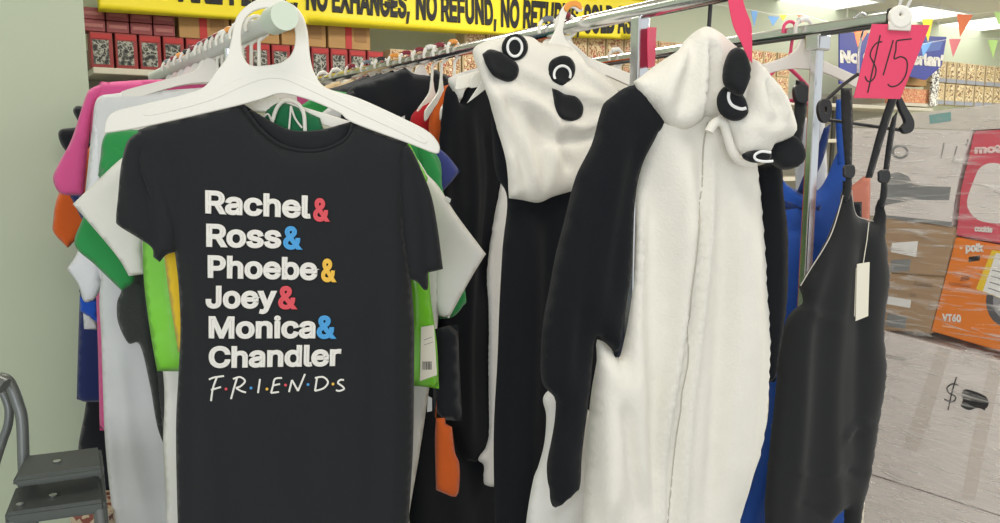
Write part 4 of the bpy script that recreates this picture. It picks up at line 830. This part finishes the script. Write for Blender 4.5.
# ================================================================== WRAPPED PILE
PF = fr(940, 300, 2.3, -58)
def prism(name, px, depth, m, label, cat, group=None, floor=False):
    uv = [PF.uv(*p) for p in px]
    if floor:
        z0 = -PF.O.z; uv = [uv[0], uv[1], (uv[1][0], z0 + .0), (uv[0][0], z0 + .0)]
    bm = bmesh.new(); f = [bm.verts.new((u, 0, v)) for u, v in uv]; b = [bm.verts.new((u, depth, v)) for u, v in uv]; n = len(uv)
    bm.faces.new(f); bm.faces.new(b[::-1])
    for i in range(n): bm.faces.new([f[i], b[i], b[(i + 1) % n], f[(i + 1) % n]])
    bmesh.ops.bevel(bm, geom=list(bm.edges), offset=.004, segments=2, affect='EDGES')
    o = link(name, mesh_of(bm), m, None, PF); return setp(o, label, cat, group)
def dec(name, par, px, m, lift=.0006, smooth=False):
    o = sheet(name, PF, px, m, None, .0008, lift, smooth); o.parent = par; o.location = (0, 0, 0); o.rotation_euler = (0, 0, 0); return o
def dtext(name, par, s, Lp, Rp, cap, m, bold=.036, lift=.0018):
    o = text(name, s, PF, Lp, Rp, cap, m, None, bold, None, lift); o.parent = par; o.location = (0, 0, 0); o.rotation_euler = (0, 0, 0); return o
def dstroke(name, par, lines, r, m, lift=.0010):
    o = stroke(name, PF, lines, r, m, None, None, lift); o.parent = par; o.location = (0, 0, 0); o.rotation_euler = (0, 0, 0); return o
M_wbox = mat('white_carton', (.80, .735, .69), rough=.6, bump=(12, .25, .01), var=.06, vscale=6, stretch=(1, 1, 6))
M_wbox2 = mat('white_gift_carton', (.78, .73, .69), rough=.5, var=.05, vscale=6)
M_kraft2 = mat('brown_cardboard', (.40, .27, .16), rough=.75, var=.1, vscale=9, stretch=(1, 1, 8))
M_orbox = mat('orange_carton', (.80, .22, .025), rough=.5, var=.06, vscale=6); M_pkbox = mat('rose_carton', (.66, .10, .14), rough=.5, var=.08, vscale=6)
M_gprint = mat('grey_picture', (.24, .25, .25), rough=.5, var=.15, vscale=20); M_fprint = mat('faint_print', (.30, .21, .13), rough=.7)
prism('carton', [(866, 474), (1090, 546), (1090, 700), (866, 640)], .5, M_wbox, 'white carton at the very bottom of the wrapped pile', 'carton', floor=True)
big = prism('carton', [(872, 328), (1090, 384), (1090, 545), (867, 473)], .5, M_wbox, 'big white carton marked with a dollar sign and black scribble', 'carton')
M_tape = mat('buff_tape', (.70, .63, .57), rough=.35)
dec('tape_strip', big, [(938, 347), (951, 350), (930, 420), (917, 452), (903, 447), (917, 408)], M_tape)
dec('tape_strip', big, [(990, 362), (1003, 365), (985, 450), (975, 500), (962, 497), (972, 440)], M_tape)
dstroke('handwritten_dollar', big, [[(958, 385), (952, 384), (947, 388), (949, 393), (955, 396), (955, 400), (951, 402), (944, 399)], [(956.5, 377), (952, 392), (948, 410)]], .0018, M_ink, .0016)
dec('black_scribble', big, [(962, 393), (965, 389.5), (973, 391), (981, 394), (987, 398), (988.5, 404), (985, 409), (977, 408), (969, 410), (961, 406), (963, 400)], M_ink, .0012, True)
dstroke('scribble_stroke', big, [[(963, 391), (972, 396), (986, 397)], [(962, 405), (974, 401), (988, 404)], [(966, 409), (976, 406), (985, 410)]], .0022, M_ink, .0018)
dec('shipping_mark', big, [(884, 354), (906, 358), (905, 361), (884, 357)], mat('grey_smudge', (.45, .41, .37), rough=.7))
orb = prism('carton', [(955, 237), (1090, 262), (1090, 378), (930, 331)], .35, M_orbox, 'orange speaker carton with white lettering in the wrapped pile', 'carton')
dtext('lettering', orb, 'polk', (965.5, 252), (984, 252), 8.5, M_printwhite, .05)
dec('print_dot', orb, ellipse(961, 248, 1.5, 1.5, n=10), mat('pale_orange', (.85, .55, .35)))
dec('black_panel', orb, [(969, 257), (980, 255.5), (979.5, 260.5), (968.5, 262)], M_ink)
dtext('lettering', orb, 'CLEVELAND', (949, 285), (971, 288), 3, mat('brown_print', (.35, .10, .02)), .02)
dec('small_emblem', orb, [(961, 277), (970, 275.5), (969, 280), (960, 281)], mat('brown_print', (.35, .10, .02)))
dtext('lettering', orb, 'VT60', (942, 321), (961, 322.5), 7.5, M_printwhite, .05)
dec('print_line', orb, [(942, 325.5), (959, 328), (958.7, 329), (942, 326.5)], mat('pale_orange', (.85, .55, .35)))
dec('printed_cone', orb, ellipse(1005, 301, 19, 25), mat('speaker_grey', (.10, .10, .11), rough=.4), .0006)
dec('printed_cone_edge', orb, ellipse(1006, 301, 13, 18), mat('speaker_light', (.32, .32, .34), rough=.4), .0014)
dec('label_border', orb, [(992, 250), (1030, 256), (1020, 306), (976, 289)], mat('label_yellow', (.85, .60, .04), rough=.5), .002)
lb = dec('shipping_label', orb, [(996, 253), (1030, 259), (1020, 306), (983, 291)], M_whitepaper, .003)
for k in range(4): dstroke('label_line', orb, [[(992 - 1.2 * k, 270 + 6 * k), (1008 - 1.2 * k, 274 + 6.5 * k)]], .0012, mat('grey_ink', (.2, .2, .2)), .0042)
b1 = prism('carton', [(880, 216), (957, 228), (946, 277), (888, 273)], .4, M_kraft2, 'upper brown cardboard carton left of the orange one', 'carton')
b2 = prism('carton', [(888, 273.5), (946, 277.5), (931, 334), (882, 330)], .4, M_kraft2, 'lower brown cardboard carton left of the orange one', 'carton')
dec('paper_label', b1, [(892, 243), (918, 241), (916, 257), (891, 252)], M_whitepaper)
dec('printed_panel', b1, [(891, 260), (911, 259), (909, 271), (890, 272)], M_gprint)
dec('printed_panel', b2, [(888, 313), (907, 317), (905, 329), (886, 326)], M_gprint)
dec('paper_label', b2, [(887, 296), (911, 300), (910, 308), (887, 304)], M_whitepaper)
dec('printed_oval', b2, ellipse(913, 295, 4, 1.8, 5), M_fprint)
dtext('lettering', b2, 'FURISS', (913.5, 286), (932, 288), 4.5, M_fprint, .04)
wb = prism('carton', [(850, 128), (973, 130), (957, 180), (951, 227), (886, 218), (845, 212)], .4, M_wbox2, 'white product carton with grey pictures near the top of the pile', 'carton')
dec('picture_dome', wb, [(882, 196), (884, 182), (890, 174), (898, 172), (908, 176), (913, 184), (922, 186), (951, 187), (949, 200), (912, 200), (885, 205)], M_gprint, smooth=False)
dec('picture_ring', wb, ellipse(900, 152, 8.5, 7, 5), M_gprint); dec('picture_ring_inside', wb, ellipse(900, 152, 6, 4.8, 5), M_wbox2, .0014)
dec('base_stripe', wb, [(884, 215), (952, 222), (951, 226.5), (886, 217.5)], M_gprint)
dstroke('small_print', wb, [[(944, 143), (941, 158)], [(957, 146), (953, 160)], [(968, 139), (966, 146)]], .002, mat('grey_smudge2', (.3, .29, .28)))
pk = prism('carton', [(973.5, 131), (1090, 125), (1090, 260), (955.5, 235.5), (961, 190)], .4, M_pkbox, 'rose pink carton with white arch at the right edge', 'carton')
dec('white_arch', pk, [(967, 202), (974, 180), (980, 168), (991, 163), (1004, 166), (1020, 180), (1022, 205), (1006, 222), (985, 222), (973, 216)], M_wbox2, smooth=True)
dtext('lettering', pk, 'mother', (974.5, 154), (1024, 152), 8.5, mat('pale_rose', (.85, .62, .60)), .05)
dtext('lettering', pk, 'cookie', (974.5, 231.5), (993, 233), 6, M_printwhite, .05)
tp = prism('tray', [(852, 121), (905, 114), (1090, 94), (1090, 124), (975, 130), (850, 127)], .4, mat('grey_bundle', (.70, .65, .58), rough=.5, bump=(20, .4, .01)), 'flat grey white bundle topping the wrapped pile', 'bundle')
dec('teal_print', tp, [(929, 115), (951, 112), (951, 121), (930, 124)], mat('teal_print', (.22, .42, .40), rough=.5))
# stretch film: thin crinkled clear sheet around the pile
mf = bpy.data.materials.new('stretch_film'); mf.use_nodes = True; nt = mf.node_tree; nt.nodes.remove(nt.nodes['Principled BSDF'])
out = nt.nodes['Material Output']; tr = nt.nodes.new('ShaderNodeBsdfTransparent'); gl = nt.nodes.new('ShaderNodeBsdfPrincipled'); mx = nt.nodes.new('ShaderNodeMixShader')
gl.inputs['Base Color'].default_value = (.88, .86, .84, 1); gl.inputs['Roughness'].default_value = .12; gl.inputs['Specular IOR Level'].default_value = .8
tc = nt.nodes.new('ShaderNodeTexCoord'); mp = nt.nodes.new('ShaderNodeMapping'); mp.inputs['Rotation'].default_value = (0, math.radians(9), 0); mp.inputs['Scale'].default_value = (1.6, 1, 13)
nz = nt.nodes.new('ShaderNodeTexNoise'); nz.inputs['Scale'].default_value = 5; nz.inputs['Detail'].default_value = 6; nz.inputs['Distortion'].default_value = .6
rp = nt.nodes.new('ShaderNodeValToRGB'); rp.color_ramp.elements[0].position = .50; rp.color_ramp.elements[0].color = (.03, .03, .03, 1); rp.color_ramp.elements[1].position = .74; rp.color_ramp.elements[1].color = (.72, .72, .72, 1)  # whitish film density; its noise streaks also paint in the film's highlights
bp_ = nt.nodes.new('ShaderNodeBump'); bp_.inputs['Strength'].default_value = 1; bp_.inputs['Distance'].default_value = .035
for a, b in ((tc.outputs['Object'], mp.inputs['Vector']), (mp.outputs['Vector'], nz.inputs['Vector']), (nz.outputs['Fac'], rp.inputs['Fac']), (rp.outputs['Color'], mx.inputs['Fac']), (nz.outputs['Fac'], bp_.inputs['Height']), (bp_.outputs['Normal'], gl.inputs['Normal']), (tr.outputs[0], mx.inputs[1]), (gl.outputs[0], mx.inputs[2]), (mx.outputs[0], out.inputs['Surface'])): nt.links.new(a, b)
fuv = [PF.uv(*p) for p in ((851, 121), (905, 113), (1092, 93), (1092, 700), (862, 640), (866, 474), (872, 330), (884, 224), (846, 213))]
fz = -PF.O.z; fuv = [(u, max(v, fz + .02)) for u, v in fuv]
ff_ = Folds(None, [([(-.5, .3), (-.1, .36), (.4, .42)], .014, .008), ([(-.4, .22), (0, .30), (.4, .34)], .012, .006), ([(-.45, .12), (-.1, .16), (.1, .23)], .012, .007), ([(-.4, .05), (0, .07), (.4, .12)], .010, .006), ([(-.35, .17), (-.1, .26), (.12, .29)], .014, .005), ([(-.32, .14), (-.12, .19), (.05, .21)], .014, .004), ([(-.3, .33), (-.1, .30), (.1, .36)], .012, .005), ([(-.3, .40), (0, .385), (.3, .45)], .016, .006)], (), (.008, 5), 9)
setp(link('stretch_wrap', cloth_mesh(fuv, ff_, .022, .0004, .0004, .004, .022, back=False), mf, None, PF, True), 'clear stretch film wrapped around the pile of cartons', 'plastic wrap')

# ================================================================== STEP LADDER, bottom left
M_tread = mat('grey_black_tread', (.075, .085, .08), rough=.55, bump=(120, .3, .002)); M_lfr = mat('grey_ladder_tube', (.16, .17, .165), rough=.35, metal=.4)
ld = root('step_ladder', 'grey step ladder with two black treads at the bottom left', 'step ladder', tuple(Vector((on_z(60, 470, .78).x, on_z(60, 470, .78).y, 0))))
def tread(corners, z, th, nm):
    P = [on_z(x, y, z) - Vector(ld.location) for x, y in corners]
    bm = bmesh.new(); a = [bm.verts.new(p) for p in P]; b = [bm.verts.new(p - Vector((0, 0, th))) for p in P]; n = len(P)
    bm.faces.new(a); bm.faces.new(b[::-1])
    for i in range(n): bm.faces.new([a[i], b[i], b[(i + 1) % n], a[(i + 1) % n]])
    bmesh.ops.recalc_face_normals(bm, faces=bm.faces)
    bmesh.ops.bevel(bm, geom=list(bm.edges), offset=.007, segments=3, affect='EDGES')
    return link(nm, mesh_of(bm), M_tread, ld), P
t1, P1 = tread([(25, 455), (101, 446), (104, 466), (12, 479)], .78, .022, 'tread')
t2, P2 = tread([(16, 484), (100, 474), (105, 500), (4, 514)], .715, .03, 'tread')
for (x, y, z) in ((57, 462, .781), (53, 496, .716), (20, 505, .716)):
    p = on_z(x, y, z) - Vector(ld.location); s = link('screw', tube_me([tuple(p), tuple(p + Vector((0, 0, .003)))], .008), M_chrome, ld)
def lp(px, py, D): return tuple(at(px, py, D) - Vector(ld.location))
g0 = at(22, 470, 1.78)
tube('side_rail', [lp(x, y, 1.78) for x, y in catmull([(-40, 377), (-15, 377), (0, 378), (8, 381), (13, 390), (18, 404), (22, 420), (23.5, 458)], 5, False)] + [(g0.x - ld.location.x - .02, g0.y - ld.location.y, .0125)], .0125, M_lfr, ld)
tube('side_rail', [lp(x, y, 1.84) for x, y in catmull([(-30, 384), (-4, 386), (3, 392), (9, 408), (8, 425), (3, 440), (-4, 462), (-14, 500)], 5, False)], .010, M_lfr, ld)
tube('hand_rail', [lp(x, y, 1.72) for x, y in ((-30, 380), (-4, 381), (5, 386))], .017, M_lfr, ld)
for Pq, nm in ((P1, 'leg'), (P2, 'leg')):
    for k in (0, 1, 2, 3):
        q = Pq[k]; c = sum((Vector(p) for p in Pq), Vector()) / 4; q = Vector(q) + (c - Vector(q)) * .12
        if Pq is P2 or k < 2: tube(nm, [(q.x, q.y, q.z - .02), (q.x + (q.x - c.x) * .25, q.y + (q.y - c.y) * .6, .011)], .011, M_lfr, ld)

cb = Frame((at(88, 515, 2.02).x, at(88, 515, 2.02).y, 0), 6); ztop = at(88, 516, 2.02).z
o = link('carton', box_me(-.045, .05, 0, .16, 0, ztop, .004), ramp_mat('red_cream_print', ['#6b2f2a', '#c9b79c', '#8a4a3c', '#d9cdb6'], 24, .5, 2), None, cb)
setp(o, 'red and cream printed carton just peeping out under the ladder treads', 'carton')
